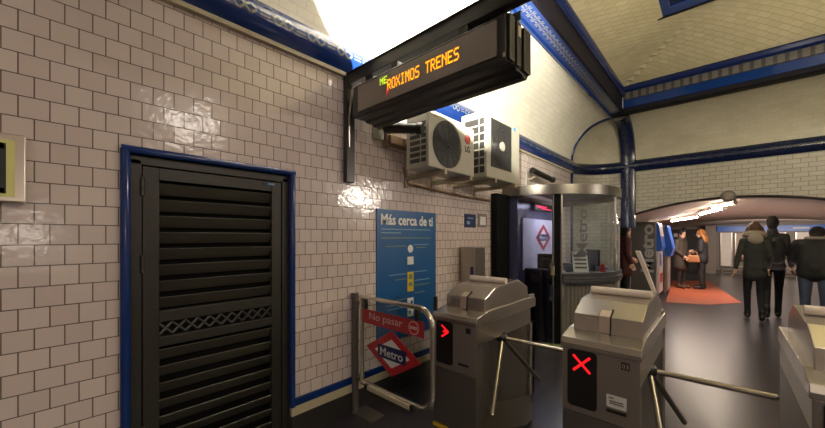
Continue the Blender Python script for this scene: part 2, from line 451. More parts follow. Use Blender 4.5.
# beams, ribs, pilaster
BX0, BX1, BY0, BY1, BZ = -1.60, -1.36, 7.28, 7.52, 3.85
def rail(mat, name, pts, y0, y1):         # strip along Y made from (x,z) points, v across
    mb = MB(); n = 40; L = len(pts)-1
    mb.loft([[(x, y0+(y1-y0)*i/n, z) for x, z in pts] for i in range(n+1)], lambda i, j: (y0+(y1-y0)*i/n, j/L))
    return mb.build(name, mat, kind='structure', smooth=True)
def railx(mat, name, pts, x0, x1):
    mb = MB(); n = 40; L = len(pts)-1
    mb.loft([[(x0+(x1-x0)*i/n, y, z) for y, z in pts] for i in range(n+1)], lambda i, j: (x0+(x1-x0)*i/n, j/L))
    return mb.build(name, mat, kind='structure', smooth=True)
rail('plainblue', 'trim_6', [(BX0-.03,BZ+.03),(BX0-.02,BZ-.02),(BX0+.02,BZ-.03),(BX0+.035,BZ)], YR, BY1)
rail('beam_pat', 'trim_7', [(BX0+.035,BZ),(BX1-.03,BZ-.005)], YR, BY1)
rail('purpledark', 'trim_8', [(BX1-.03,BZ-.005),(BX1-.02,BZ-.03),(BX1+.01,BZ-.02),(BX1+.01,BZ+.04),(BX1-.01,BZ+.06),(BX1-.01,BZ+.26),(BX1+.01,BZ+.27)], YR, BY0)
rail('navy', 'trim_9', [(BX1+.01,BZ+.27),(BX1+.04,BZ+.30),(BX1+.05,BZ+.38),(BX1+.02,BZ+.42),(BX1,BZ+.44)], YR, BY0)
railx('purpledark', 'trim_10', [(BY1+.03,BZ+.03),(BY1+.02,BZ-.01),(BY1-.03,BZ-.02),(BY0+.02,BZ-.03),(BY0-.01,BZ-.02),(BY0-.01,BZ+.03),(BY0,BZ+.05)], BX0, XR)
railx('plainblue', 'trim_11', [(BY0,BZ+.05),(BY0+.01,BZ+.06),(BY0+.01,BZ+.20)], BX1, XR)
railx('beam_dash', 'trim_12', [(BY0+.01,BZ+.20),(BY0-.005,BZ+.21),(BY0-.005,BZ+.33),(BY0,BZ+.34)], BX1, XR)
railx('navy', 'trim_13', [(BY0,BZ+.34),(BY0-.04,BZ+.37),(BY0-.05,BZ+.42),(BY0-.02,BZ+.46),(BY0,BZ+.48)], BX1, XR)
# rib over the back cove + pilaster
mb = MB(); prof = []
rr = [(-1.585,0),(-1.57,.055),(-1.52,.075),(-1.45,.085),(-1.38,.075),(-1.33,.055),(-1.315,0)]
rows = []
for i in range(17):
    t = i/16*PI/2
    rows.append([(x, YB-RC+(RC-d)*math.cos(t), ZC-.02+(RC-d)*math.sin(t)+.02) for x, d in rr])
mb.loft(rows, lambda i, j: (i/16*RC*PI/2, j/6))
mb.build('trim_14', 'darkblue', kind='structure', smooth=True)
mb = MB(); rows = [[(x, YB-d, z) for x, d in rr] for z in (1.70, 2.2, 2.7, 3.12)]
mb.loft(rows, lambda i, j: ((1.70, 2.2, 2.7, 3.12)[i], j/6)); mb.build('trim_15', 'darkblue', kind='structure', smooth=True)
# rib closing the left vault and its thin vertical moulding
mb = MB(); mb.tube([(XL+RC+RC*math.cos(PI-i/20*PI/2), YB-RC, ZC+RC*math.sin(PI-i/20*PI/2)) for i in range(21)], .035, 10)
mb.build('trim_16', 'navy', kind='structure', smooth=True)
mb = MB(); mb.box(XL, XL+.03, YB-RC-.04, YB-RC+.05, 0, 2.9); mb.build('trim_17', 'navy', kind='structure', bevel=.01)

# ceilings -----------------------------------------------------------
mb = MB(); rows = []
for i in range(17):
    t = PI - i/16*PI/2
    rows.append([(XL+RC+RC*math.cos(t), y, ZC+RC*math.sin(t)) for y in (YR, 0, 3, YB-RC)])
ys = (YR, 0, 3, YB-RC)
mb.loft(rows, lambda i, j: (ys[j], i/16*RC*PI/2)); mb.build('ceiling_left', 'vault_lit', kind='structure', smooth=True)
mb = MB(); rows = []
for i in range(17):
    t = i/16*PI/2
    rows.append([(x, YB-RC+RC*math.cos(t), ZC+RC*math.sin(t)) for x in (XL+RC, 0, 2, XR)])
xs_ = (XL+RC, 0, 2, XR)
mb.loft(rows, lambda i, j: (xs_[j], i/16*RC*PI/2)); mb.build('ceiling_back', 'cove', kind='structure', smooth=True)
mb = MB(); rows = []
for i in range(13):
    th = i/12*PI/2
    rows.append([(XL+RC+RC*math.cos(th)*math.cos(PI-k/12*PI/2), YB-RC+RC*math.cos(th)*math.sin(PI-k/12*PI/2), ZC+RC*math.sin(th)) for k in range(13)])
mb.loft(rows, lambda i, j: (j/12*RC*PI/2, i/12*RC*PI/2)); mb.build('ceiling_corner', 'cove', kind='structure', smooth=True)
def czz(x, y):
    d = max(0, min(x-BX1, BY0-y, XR-x, y-YR))
    k = min(d/1.25, 1)
    return BZ+.45+.32*math.sin(k*PI/2)
mb = MB(); nx, ny = 60, 110
rows = [[(BX1+(XR-BX1)*i/nx, YR+(BY0-YR)*j/ny, czz(BX1+(XR-BX1)*i/nx, YR+(BY0-YR)*j/ny)) for j in range(ny+1)] for i in range(nx+1)]
mb.loft(rows, lambda i, j: ((XR-BX1)*i/nx*.707+(BY0-YR)*j/ny*.707, -(XR-BX1)*i/nx*.707+(BY0-YR)*j/ny*.707))
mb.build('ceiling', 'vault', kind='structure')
# blue tiled rosette frame on the ceiling
t = thing('ceiling_rosette', 'square blue tiled frame set into the cream vaulted ceiling', 'ceiling panel', (0,5.1,4.58))
mb = MB()
zz = 4.56
for q in ((-.67,.67,5.62,5.78),(-.67,.67,4.42,4.58),(-.67,-.51,4.58,5.62),(.51,.67,4.58,5.62)): mb.box(q[0],q[1],q[2],q[3],zz,zz+.06)
mb.build('frame', 'beam_pat', t)
mb = MB()
for q in ((-.70,.70,5.78,5.81),(-.70,.70,4.39,4.42),(-.70,-.67,4.42,5.78),(.67,.70,4.42,5.78)): mb.box(q[0],q[1],q[2],q[3],zz-.015,zz+.06)
mb.build('edging', 'purpledark', t)
mb = MB(); mb.box(-.51,.51,4.58,5.62,zz+.02,zz+.06); mb.build('panel', 'navy', t)

# ------------------------------------------------------------------ louvred door
d = MB(); d.box(XL-.10, XL-.09, D0, D1, 0, DT)
dr = d.build('door_1', 'blackmat', kind='structure')
fr = MB(); fo = .03
fr.tube([(XL+.012, D0-.012, 0), (XL+.012, D0-.012, DT+.012)], .022, 10); fr.tube([(XL+.012, D1+.012, .24), (XL+.012, D1+.012, DT+.012)], .022, 10)
fr.tube([(XL+.012, D0-.03, DT+.012), (XL+.012, D1+.03, DT+.012)], .022, 10)
fr.build('architrave', 'plainblue', dr, smooth=True, label='glossy blue tiled architrave')
fr = MB(); x0, x1 = XL-.075, XL-.01
fr.box(x0, x1, D0+.01, D0+.06, 0, DT-.03); fr.box(x0, x1, D1-.055, D1-.01, 0, DT-.03); fr.box(x0, x1, D0+.01, D1-.01, DT-.06, DT-.01)
fr.build('door_frame', 'door', dr, bevel=.004)
lf = MB(); x0, x1 = XL-.06, XL-.015
Y0, Y1 = D0+.065, D1-.06
lf.box(x0, x1, Y0, Y0+.075, .02, 1.895); lf.box(x0, x1, Y1-.07, Y1, .02, 1.895)
for z0, z1 in ((1.825,1.895),(1.01,1.075),(.87,.925),(.02,.10)): lf.box(x0, x1, Y0+.075, Y1-.07, z0, z1)
leaf = lf.build('door_leaf', 'door', dr, bevel=.003)
for z0, z1 in ((1.075, 1.825), (.10, .87)):
    k = round((z1-z0)/.094); st = (z1-z0)/k
    for i in range(k):
        zc = z0+(i+.5)*st
        s_ = MB(); s_.box(XL-.043, XL-.035, Y0+.075, Y1-.07, zc-.040, zc+.036, rot=Matrix.Rotation(math.radians(32), 3, 'Y'))
        s_.build('slat', 'doorslat', leaf, bevel=.002)
g = MB(); zc = .967; yy0, yy1 = Y0+.075, Y1-.07; k = 5
g.box(XL-.05, XL-.045, yy0, yy1, .925, 1.01)
g.build('vent_backing', 'blackmat', leaf)
g = MB(); w = (yy1-yy0)/k
for i in range(k):
    a = yy0+i*w
    for (p, q) in (((a, .935), (a+w*.5, 1.0)), ((a+w*.5, 1.0), (a+w, .935)), ((a, 1.0), (a+w*.5, .935)), ((a+w*.5, .935), (a+w, 1.0))):
        g.tube([(XL-.03, p[0], p[1]), (XL-.03, q[0], q[1])], .008, 6)
g.build('lattice', 'door', leaf)
for z in (1.78, 1.35, .4):
    h = MB(); h.cyl((XL-.008, D0+.062, z-.05), (XL-.008, D0+.062, z+.05), .011, seg=10); h.build('hinge', 'door', dr, smooth=True)
h = MB(); h.box(XL-.016, XL-.008, 1.02, 1.10, 1.862, 1.888); h.build('name_plate', 'navysign', leaf)
h = MB(); h.box(XL-.0085, XL-.007, 1.048, 1.092, 1.870, 1.882); h.build('plate_text', 'posterlight', leaf)

# ------------------------------------------------------------------ lit yellow sign on the left edge
t = thing('wall_sign', 'pale yellow backlit panel with black border in an aluminium frame at the far left', 'sign', (XL, -.4, 1.65))
mb = MB(); mb.box(XL, XL+.05, -.75, -.074, 1.655, 1.955); mb.build('case', 'alu', t, bevel=.004)
mb = MB(); mb.box(XL+.05, XL+.053, -.73, -.105, 1.675, 1.925); mb.build('panel', 'exit_y', t)
mb = MB()
for q in ((-.70,-.135,1.885,1.91),(-.70,-.135,1.69,1.715),(-.155,-.13,1.69,1.91),(-.705,-.68,1.69,1.91)): mb.box(XL+.053, XL+.055, *q)
mb.build('border', 'exit_k', t)

# ------------------------------------------------------------------ blue poster
t = thing('wall_poster', 'tall blue information poster headed Más cerca de ti on the white tiles', 'poster', (XL, 2.48, .5))
PX = XL+.012
mb = MB(); mb.box(XL, PX, 2.046, 2.913, .50, 1.763); mb.build('sheet', 'posterblue', t)
mb = MB(); lettering(mb, 'Más cerca de ti', (PX+.002, 2.475, 1.668), (0,1,0), (0,0,1), .76, .105, bold=.028); mb.build('headline', 'white', t)
mb = MB()
for a, b, z in ((2.1,2.82,1.575),(2.1,2.36,1.54),(2.55,2.79,1.42),(2.2,2.44,1.13),(2.16,2.44,.84),(2.18,2.44,.80),(2.56,2.76,1.14),(2.56,2.8,1.05)):
    mb = MB(); mb.box(PX, PX+.002, a, b, z-.0045, z+.0045); mb.build('small_print', 'posterlight', t)
for a, b, z in ((2.1,2.82,1.49),(2.16,2.44,1.41),(2.58,2.74,1.39),(2.28,2.44,1.08),(2.56,2.8,1.0),(2.14,2.44,.88),(2.56,2.72,.92)):
    mb = MB(); mb.box(PX, PX+.002, a, b, z-.0045, z+.0045); mb.build('small_print', 'olive', t)
mb = MB(); mb.box(PX, PX+.002, 2.455, 2.545, 1.22, 1.30); mb.ball((PX, 2.50, 1.38), .04, 12, (.06, 1, 1)); mb.build('card_picture', 'white', t)
mb = MB(); mb.box(PX, PX+.002, 2.455, 2.545, .945, 1.145); mb.build('card_picture', 'yellow', t)
for q in ((1.0,1.04),(1.07,1.12)):
    mb = MB(); mb.box(PX+.002, PX+.003, 2.475, 2.525, *q); mb.build('card_detail', 'olive', t)
mb = MB(); mb.box(PX, PX+.002, 2.455, 2.545, .69, .88); mb.build('card_picture', 'white', t)
for q in ((2.475,2.50,.72,.75),(2.50,2.53,.80,.85)):
    mb = MB(); mb.box(PX+.002, PX+.003, *q); mb.build('card_detail', 'posterblue', t)
# two small notices
t = thing('wall_notice', 'small navy blue notice with white symbol on the white tiles', 'sign', (XL, 3.6, 1.62))
mb = MB(); mb.box(XL, XL+.01, 3.49, 3.74, 1.62, 1.79); mb.build('plate', 'navysign', t)
mb = MB(); mb.box(XL+.01, XL+.012, 3.53, 3.60, 1.66, 1.70); mb.box(XL+.01, XL+.012, 3.55, 3.68, 1.73, 1.745); mb.build('symbol', 'posterlight', t)
t = thing('framed_notice', 'small grey framed notice right of the navy notice on the tiles', 'sign', (XL, 3.9, 1.64))
mb = MB(); mb.box(XL, XL+.012, 3.80, 4.02, 1.63, 1.81); mb.build('frame', 'vest_wall', t, bevel=.004)
mb = MB(); mb.box(XL+.012, XL+.014, 3.84, 3.98, 1.66, 1.77); mb.build('sheet', 'white', t)

# ------------------------------------------------------------------ departures display
FONT = {'R':('11110','10001','10001','11110','10100','10010','10001'),'O':('01110','10001','10001','10001','10001','10001','01110'),
 'X':('10001','10001','01010','00100','01010','10001','10001'),'I':('01110','00100','00100','00100','00100','00100','01110'),
 'M':('10001','11011','10101','10101','10001','10001','10001'),'S':('01111','10000','10000','01110','00001','00001','11110'),
 'T':('11111','00100','00100','00100','00100','00100','00100'),'E':('11111','10000','10000','11110','10000','10000','11111'),
 'N':('10001','11001','10101','10011','10001','10001','10001'),'P':('11110','10001','10001','11110','10000','10000','10000'),
 'A':('00100','01010','01010','10001','11111','10001','10001'), ' ':('00000',)*7}
t = thing('departure_display', 'black train departure display with amber letters hung from a wall arm', 'display', (XL, 1.72, 1.96))
mb = MB(); mb.box(XL, XL+.05, 1.68, 1.765, 1.96, 2.86); mb.build('post', 'blackmetal', t, bevel=.004)
mb = MB(); mb.box(XL, -.62, 1.695, 1.765, 2.775, 2.87); mb.box(XL, -.62, 1.685, 1.775, 2.865, 2.875); mb.build('arm', 'blackmetal', t, bevel=.003)
mb = MB(); HX0, HX1 = -2.21, -.865; hz0, hz1 = 2.465, 2.735
prof = [(1.69,hz0),(1.68,hz0+.02),(1.68,hz1-.02),(1.70,hz1),(1.98,hz1),(1.98,hz0+.02),(1.95,hz0-.02),(1.90,hz0-.02),(1.885,hz0-.005),(1.82,hz0-.005),(1.80,hz0+.01),(1.74,hz0+.01)]
mb.prism(prof, 'x', HX0, HX1); hs = mb.build('housing', 'blackmetal', t, bevel=.003)
mb = MB()
for y0, y1 in ((1.70,1.76),(1.79,1.84),(1.88,1.97)): mb.box(HX1, HX1+.018, y0, y1, hz0+.01, hz1-.01)
mb.build('end_cap', 'blackmetal', t, bevel=.004)
mb = MB(); mb.box(HX1+.018, HX1+.02, 1.80, 1.83, 2.64, 2.70); mb.build('sticker', 'alu', t)
mb = MB(); mb.box(HX0+.07, HX1-.05, 1.672, 1.68, hz0+.035, hz1-.035); sc_ = mb.build('screen', 'screen', t)
mb = MB(); mb.box(HX1-.012, HX1-.002, 1.675, 1.68, 2.482, 2.505); mb.build('lock', 'alu', t)
def dots(text, x0, z0, px, pz, mat, name):
    mb = MB(); y = 1.6705
    for ci, ch in enumerate(text):
        for r, row in enumerate(FONT[ch]):
            for c, b in enumerate(row):
                if b == '1':
                    x = x0+(ci*6+c)*px; z = z0+(6-r)*pz
                    mb.quad(((x-.47*px,y,z-.42*pz),(x+.47*px,y,z-.42*pz),(x+.47*px,y,z+.42*pz),(x-.47*px,y,z+.42*pz)))
    return mb.build(name, mat, sc_)
dots('ROXIMOS TRENES', -1.79, 2.575, .0076, .0112, 'led_o', 'led_text')
dots('ME', -1.872, 2.632, .0072, .0075, 'led_g', 'led_text')
dots('P', -1.80, 2.533, .0045, .0072, 'led_r', 'led_text')
for x in (-2.05, -1.75, -1.15):
    mb = MB(); mb.box(x-.03, x+.03, 1.70, 1.76, hz1, 2.78); mb.build('hanger', 'blackmetal', t)
mb = MB(); mb.tube([(XL+.025,1.72,2.0)]+[(XL+.06,1.70,2.5),(XL+.10,1.70,2.72),(-2.15,1.71,2.745)], .008, 6); mb.build('cable', 'alu', t, smooth=True)

# floodlight sitting on the display
t = thing('floodlight', 'lit floodlight on top of the departure display beside the beam', 'lamp', (-.93, 1.86, 2.736))
mb = MB(); mb.box(-.99, -.87, 1.825, 1.89, 2.736, 2.752); mb.box(-1.16, -.84, 1.815, 1.82, 2.736, 2.79); mb.build('body', 'blackmetal', t, bevel=.002)  # wide back plate added to stop light leaking under the arm
mb = MB(); mb.box(-.98, -.88, 1.83, 1.885, 2.752, 2.756); mb.build('lens', 'flood', t)

# ------------------------------------------------------------------ air conditioners
def ac(label, x0, x1, y0, y1, z0, z1):
    t = thing('air_conditioner', label, 'air conditioner', ((x0+x1)/2, (y0+y1)/2, z0), 'air conditioner units on the wall')
    mb = MB(); mb.box(x0, x1, y0, y1, z0, z1); mb.build('case', 'acwhite', t, bevel=.012)
    mb = MB(); n = 7
    for i in range(n):
        z = z0+.05+(z1-z0-.11)*i/n; h = (z1-z0-.11)/n-.018
        for a, b in ((x0+.05, x1-.10), ): mb.box(a, b, y0-.002, y0+.004, z, z+h)
        mb.box(x1-.085, x1-.03, y0-.002, y0+.004, z, z+h)
    mb.build('side_grille', 'acdark', t)
    return t
def disc(mb, x, y, z, r, seg=40, th=.004):
    mb.cyl((x, y, z), (x+th, y, z), r, seg=seg); return mb
x0, x1, y0, y1, z0, z1 = -2.14, -1.87, 2.23, 2.96, 2.115, 2.60
t = ac('white air conditioner with round fan grille and red logo, nearer the display', x0, x1, y0, y1, z0, z1)
fy, fz, fr_ = 2.50, 2.355, .215
mb = MB(); disc(mb, x1, fy, fz, fr_); mb.build('fan_opening', 'acdark', t, smooth=True)
mb = MB()
for r in [fr_*k/9 for k in range(1, 10)]:
    mb.tube([(x1+.010, fy+r*math.cos(k*PI/20), fz+r*math.sin(k*PI/20)) for k in range(41)], .002, 5)
for k in range(12): mb.tube([(x1+.010, fy, fz), (x1+.010, fy+fr_*math.cos(k*PI/6), fz+fr_*math.sin(k*PI/6))], .002, 5)
mb.build('fan_guard', 'blackmetal', t)
mb = MB(); bl = []
for k in range(3):
    a = k*2*PI/3+.4
    mb.loft([[(x1+.004+.002*q, fy+r*math.cos(a+q*.35), fz+r*math.sin(a+q*.35)) for r in (.04,.1,.19)] for q in range(3)])
mb.build('fan_blade', 'black', t)
mb = MB(); disc(mb, x1, 2.835, 2.475, .047, 28); lg = mb.build('logo', 'red', t, smooth=True)
mb = MB()   # stylised round face mark: L, G arc and dot
xx = x1+.0055
mb.box(xx, xx+.001, 2.832, 2.838, 2.455, 2.50); mb.box(xx, xx+.001, 2.832, 2.850, 2.455, 2.460)
mb.tube([(xx, 2.835+.036*math.cos(a), 2.475+.036*math.sin(a)) for a in [PI*.35+k*.26 for k in range(20)]], .0025, 5)
mb.ball((xx, 2.815, 2.49), .006, 8); mb.build('logo_mark', 'signpink', lg)
mb = MB(); lettering(mb, 'LG', (x1+.003, 2.83, 2.375), (0,1,0), (0,0,1), .085, .06, bold=.02); mb.build('logo_lettering', 'blackmat', t)
mb = MB(); mb.box(x1, x1+.002, 2.30, 2.36, 2.57, 2.58); mb.build('badge', 'vest_wall', t)
x0, x1, y0, y1, z0, z1 = -2.12, -1.80, 3.09, 3.86, 2.13, 2.835
t = ac('larger white air conditioner with square fan grille, farther along the wall', x0, x1, y0, y1, z0, z1)
mb = MB(); mb.box(x1-.004, x1+.006, 3.17, 3.64, 2.25, 2.77); mb.build('fan_opening', 'acdark', t, bevel=.01)
mb = MB(); fy, fz = 3.40, 2.50
for r in (.06,.10,.14,.18,.215): mb.tube([(x1+.012, fy+r*math.cos(k*PI/20), fz+r*math.sin(k*PI/20)) for k in range(41)], .0022, 5)
for k in range(10): mb.box(x1+.007, x1+.010, 3.18+.046*k, 3.183+.046*k, 2.26, 2.76)
mb.build('fan_guard', 'blackmetal', t)
mb = MB(); mb.cyl((x1+.006, fy, fz), (x1+.02, fy, fz), .05, seg=24); mb.build('fan_hub', 'acwhite', t, smooth=True)
mb = MB(); mb.box(x1, x1+.002, 3.70, 3.75, 2.75, 2.79); mb.build('sticker', 'sticker_blue', t)
names = ['beige wall bracket under the left end of the round-grille air conditioner', 'beige wall bracket under the right end of the round-grille air conditioner',
         'beige wall bracket under the left end of the square-grille air conditioner', 'beige wall bracket under the right end of the square-grille air conditioner']
for (yb, xo, zt), lb in zip(((2.44,-1.84,2.114),(2.86,-1.84,2.114),(3.25,-1.78,2.128),(3.72,-1.78,2.128)), names):
    t = thing('wall_bracket', lb, 'bracket', (XL, yb, zt-.3), 'air conditioner brackets')
    mb = MB(); mb.box(XL, xo, yb-.018, yb+.018, zt-.045, zt); mb.build('arm', 'bracket', t, bevel=.003)
    mb = MB(); mb.box(XL, XL+.02, yb-.022, yb+.022, zt-.12, zt+.22); mb.build('wall_plate', 'bracket', t, bevel=.003)
mb = MB(); mb.tube([(XL+.017,2.40,2.20),(XL+.017,2.45,2.04),(XL+.017,2.9,2.02),(XL+.017,3.4,2.00),(XL+.017,4.09,2.0)], .018, 8)
tag(mb.build('drain_pipe', 'rust', smooth=True), 'thin brown pipe running along the tiles under the air conditioners', 'pipe')
mb = MB(); mb.box(XL, XL+.10, 2.14, 2.52, 2.37, 2.45); mb.box(XL, XL+.06, 2.13, 2.18, 2.35, 2.50); mb.box(XL+.1, XL+.12, 2.3, 2.52, 2.385, 2.44)
tag(mb.build('conduit_box', 'rust', bevel=.006), 'rusty metal bracket box on the tiles left of the air conditioners', 'conduit')
def cctv(label, base, tip, wall):
    t = thing('security_camera', label, 'camera', wall, 'security cameras on the left wall')
    b, p = Vector(base), Vector(tip); d_ = (p-b).normalized()
    mb = MB(); mb.cyl(b, p, .05, .042, seg=14); mb.build('body', 'black', t, smooth=True)
    mb = MB(); mb.cyl(p, p+d_*.05, .052, seg=14); mb.build('hood', 'black', t, smooth=True)
    mb = MB(); m_ = b.lerp(p, .35); w = Vector(wall)
    mb.tube([w, w+Vector((.06,0,.0)), m_], .02, 8); mb.build('mount', 'bracket', t, smooth=True)
    mb = MB(); mb.box(w.x, w.x+.02, w.y-.07, w.y+.07, w.z-.10, w.z+.14); mb.build('mount_plate', 'acwhite', t, bevel=.004)
cctv('black bullet security camera beneath the departure display', (-2.21,2.035,2.475), (-1.93,2.15,2.435), (XL,2.06,2.50))
cctv('black bullet security camera on the wall above the booth', (-2.20,5.16,2.55), (-2.14,5.82,2.485), (XL,5.33,2.45))
# ------------------------------------------------------------------ barrier gate
t = thing('barrier_gate', 'tubular steel gate with glass pane and red signs between wall and turnstile', 'gate', (-1.9, 1.78, 0))
GY = 1.78
mb = MB(); mb.cyl((-2.315,GY,0), (-2.315,GY,1.02), .030, seg=16); mb.box(-2.31,-2.26,GY-.02,GY+.02,.28,.31); mb.box(-2.31,-2.24,GY-.02,GY+.02,.93,.96); mb.build('post', 'steeldark', t, smooth=True)
mb = MB(); mb.box(-2.322, -2.07, GY-.03, GY+.12, 0, .012); mb.build('foot_plate', 'steel', t)
def rounded(x0, x1, z0, z1, r, closed=True):
    pts = []
    pts += [(x0, z0+.0), (x0, z1)]
    for k in range(1, 9): a = PI/2-k/8*PI/2; pts.append((x1-r+r*math.cos(a), z1-r+r*math.sin(a)))
    for k in range(0, 9): a = -k/8*PI/2; pts.append((x1-r+r*math.cos(a), z0+r+r*math.sin(a)))
    pts.append((x0, z0))
    return pts
mb = MB(); pts = rounded(-2.225, -1.455, .285, 1.0, .13)
mb.tube([(x, GY, z) for x, z in pts], .021, 12); mb.build('frame', 'chrome', t, smooth=True)
mb = MB(); mb.prism([(-2.21,.30),(-2.21,.98)]+[(x+.01, z-.01) if z > .6 else (x, z) for x, z in rounded(-2.2,-1.48,.31,.98,.12)[2:-1]]+[(-2.21,.30)][:0], 'y', GY-.003, GY+.003)
mb.build('pane', 'glass', t)
mb = MB(); mb.box(-2.205, -1.53, GY-.009, GY-.0035, .79, .905); sg = mb.build('no_entry_sign', 'signred', t)
mb = MB(); lettering(mb, 'No pasar', (-1.925, GY-.0105, .850), (1,0,0), (0,0,1), .38, .075, bold=.004); mb.build('lettering', 'signpink', sg)
mb = MB(); mb.cyl((-1.625,GY-.0105,.848), (-1.625,GY-.009,.848), .05, seg=28); cc = mb.build('no_entry_ring', 'signpink', sg)
mb = MB(); mb.cyl((-1.625,GY-.012,.848), (-1.625,GY-.0105,.848), .042, seg=28); mb.build('no_entry_disc', 'red', sg)
mb = MB(); mb.box(-1.66,-1.59,GY-.0135,GY-.012,.838,.858); mb.build('no_entry_bar', 'signpink', sg)
mb = MB(); cxm, czm = -1.855, .606
mb.prism([(cxm-.30,czm),(cxm,czm+.175),(cxm+.30,czm),(cxm,czm-.175)], 'y', GY-.009, GY-.0035); ms = mb.build('metro_sign', 'red', t)
mb = MB(); mb.prism([(cxm-.19,czm),(cxm,czm+.11),(cxm+.19,czm),(cxm,czm-.11)], 'y', GY-.0105, GY-.009); mb.build('inner_diamond', 'white', ms)
mb = MB(); mb.box(cxm-.155, cxm+.155, GY-.012, GY-.0105, czm-.052, czm+.052); mb.build('name_band', 'navysign', ms)
mb = MB(); lettering(mb, 'Metro', (cxm, GY-.0135, czm), (1,0,0), (0,0,1), .25, .065, bold=.012); mb.build('lettering', 'white', ms)
mb = MB(); mb.box(-2.12, -1.64, GY-.035, GY-.015, .255, .292); mb.build('buffer_strip', 'cream', t, bevel=.006)
for a in (-2.15, -1.64):
    mb = MB(); mb.box(a, a+.03, GY-.04, GY-.012, .25, .30); mb.build('buffer_cap', 'black', t, bevel=.004)
for x in (-2.17, -1.6):
    mb = MB(); mb.box(x-.012, x+.012, GY-.012, GY+.012, .90, .985); mb.build('sign_clip', 'blackmetal', t)

# ------------------------------------------------------------------ turnstiles
def turnstile(ox, label, symbol, number=None, sticker=False, sticklabel=None, lever=False):
    oy = 2.10; W = .39
    t = thing('turnstile', label, 'turnstile', (ox, oy, 0), 'row of steel ticket turnstiles')
    X = lambda a: ox+a
    Yy = lambda a: oy+a
    # lower cabinet with V-shaped recess on the passage side
    mb = MB()
    poly = [(X(0),Yy(0)),(X(W),Yy(0)),(X(W),Yy(.05)),(X(W-.19),Yy(.50)),(X(W),Yy(.98)),(X(W),Yy(1.03)),(X(0),Yy(1.03))]
    mb.prism(poly, 'z', .02, .70); mb.build('cabinet', 'steeldark', t, bevel=.004)
    mb = MB(); mb.prism([(X(W-.02),Yy(.08)),(X(W-.185),Yy(.50)),(X(W+.0),Yy(.95)),(X(W+.19),Yy(.52)),(X(W+.19),Yy(.42))], 'z', 0, .035); mb.build('foot_plate', 'steeldark', t, bevel=.003)
    mb = MB(); mb.box(X(0), X(W), Yy(0), Yy(1.03), .70, .845); mb.build('housing', 'steel', t, bevel=.004)
    mb = MB(); mb.box(X(.0), X(W), Yy(-.006), Yy(0), .475, .842); fp = mb.build('front_panel', 'steelpanel', t, bevel=.002)
    mb = MB(); mb.box(X(.0), X(W), Yy(-.006), Yy(0), .03, .462); mb.build('lower_panel', 'steeldark', t, bevel=.002)
    mb = MB(); mb.cyl((X(.06), Yy(-.01), .36), (X(.06), Yy(-.005), .36), .008, seg=10); mb.build('lock', 'chrome', t)
    mb = MB(); mb.box(X(.0), X(W*.35), Yy(-.02), Yy(.0), 0, .022); mb.build('base_strip', 'yellow', t)
    # lid
    mb = MB(); mb.prism([(Yy(-.012),.845),(Yy(-.012),.872),(Yy(.0),.905),(Yy(.15),.935),(Yy(1.0),.94),(Yy(1.035),.92),(Yy(1.035),.845)], 'x', X(-.008), X(W+.008)); mb.build('lid', 'steelx', t, bevel=.003)
    # hood
    mb = MB(); mb.prism([(Yy(.125),.925),(Yy(.135),1.028),(Yy(.29),1.098),(Yy(.50),1.112),(Yy(.70),1.125),(Yy(.88),1.045),(Yy(.905),.955),(Yy(.905),.93)], 'x', X(.022), X(W-.006)); mb.build('hood', 'steelx', t, bevel=.004)
    mb = MB(); mb.box(X(W-.03), X(W+.0), Yy(.93), Yy(1.03), .02, .96); mb.build('rear_post', 'steel', t, bevel=.004)
    mb = MB(); mb.prism([(Yy(.12),.932),(Yy(.129),1.030),(Yy(.185),1.057),(Yy(.185),1.045),(Yy(.145),1.020),(Yy(.135),.932)], 'x', X(.165), X(.222)); mb.build('ticket_slot', 'slotmetal', t, bevel=.001)
    mb = MB(); mb.prism([(Yy(.10),.926),(Yy(.120),.934),(Yy(.129),1.031),(Yy(.20),1.065),(Yy(.20),1.05),(Yy(.145),1.020),(Yy(.135),.926)], 'x', X(.222), X(.228)); mb.build('slot_gap', 'blackmat', t)
    mb = MB(); mb.cyl((X(.035), Yy(.48), 1.134), (X(W-.01), Yy(.48), 1.134), .024, seg=18); mb.build('roller', 'roll', t, smooth=True)
    # display
    mb = MB(); pts = []
    a0, a1, b0, b1, r = X(.03), X(.187), .512, .842, .022
    for (cx_, cz_, s0) in ((a1-r,b1-r,0),(a0+r,b1-r,PI/2),(a0+r,b0+r,PI),(a1-r,b0+r,3*PI/2)):
        for k in range(6): pts.append((cx_+r*math.cos(s0+k/5*PI/2), cz_+r*math.sin(s0+k/5*PI/2)))
    mb.prism(pts, 'y', Yy(-.012), Yy(-.006)); ds = mb.build('display', 'black', fp)
    cx_, cz_, s = X(.108), .765, .045
    def stroke(p, q, w=.0065):
        d_ = Vector((q[0]-p[0], 0, q[1]-p[1])).normalized(); nn = Vector((-d_.z, 0, d_.x))*w
        P0 = Vector((p[0], Yy(-.0135), p[1])); Q0 = Vector((q[0], Yy(-.0135), q[1]))
        return [P0-nn, Q0-nn, Q0+nn, P0+nn]
    mb = MB()
    if symbol == 'cross':
        mb.quad(stroke((cx_-s,cz_+s), (cx_+s,cz_-s))); mb.quad([v+Vector((0,-.0004,0)) for v in stroke((cx_-s,cz_-s), (cx_+s,cz_+s))])
    else:
        mb.quad(stroke((cx_-.025,cz_+.045), (cx_+.04,cz_))); mb.quad([v+Vector((0,-.0004,0)) for v in stroke((cx_+.04,cz_), (cx_-.025,cz_-.045))])
        mb.quad([v+Vector((0,-.0008,0)) for v in stroke((cx_-.01,cz_), (cx_+.03,cz_), .007)])
    mb.build('signal_symbol', 'led_r', fp)
    mb = MB(); mb.box(X(W-.085), X(W-.045), Yy(-.009), Yy(-.006), .785, .825); mb.build('number_plate', 'blackmetal', fp)
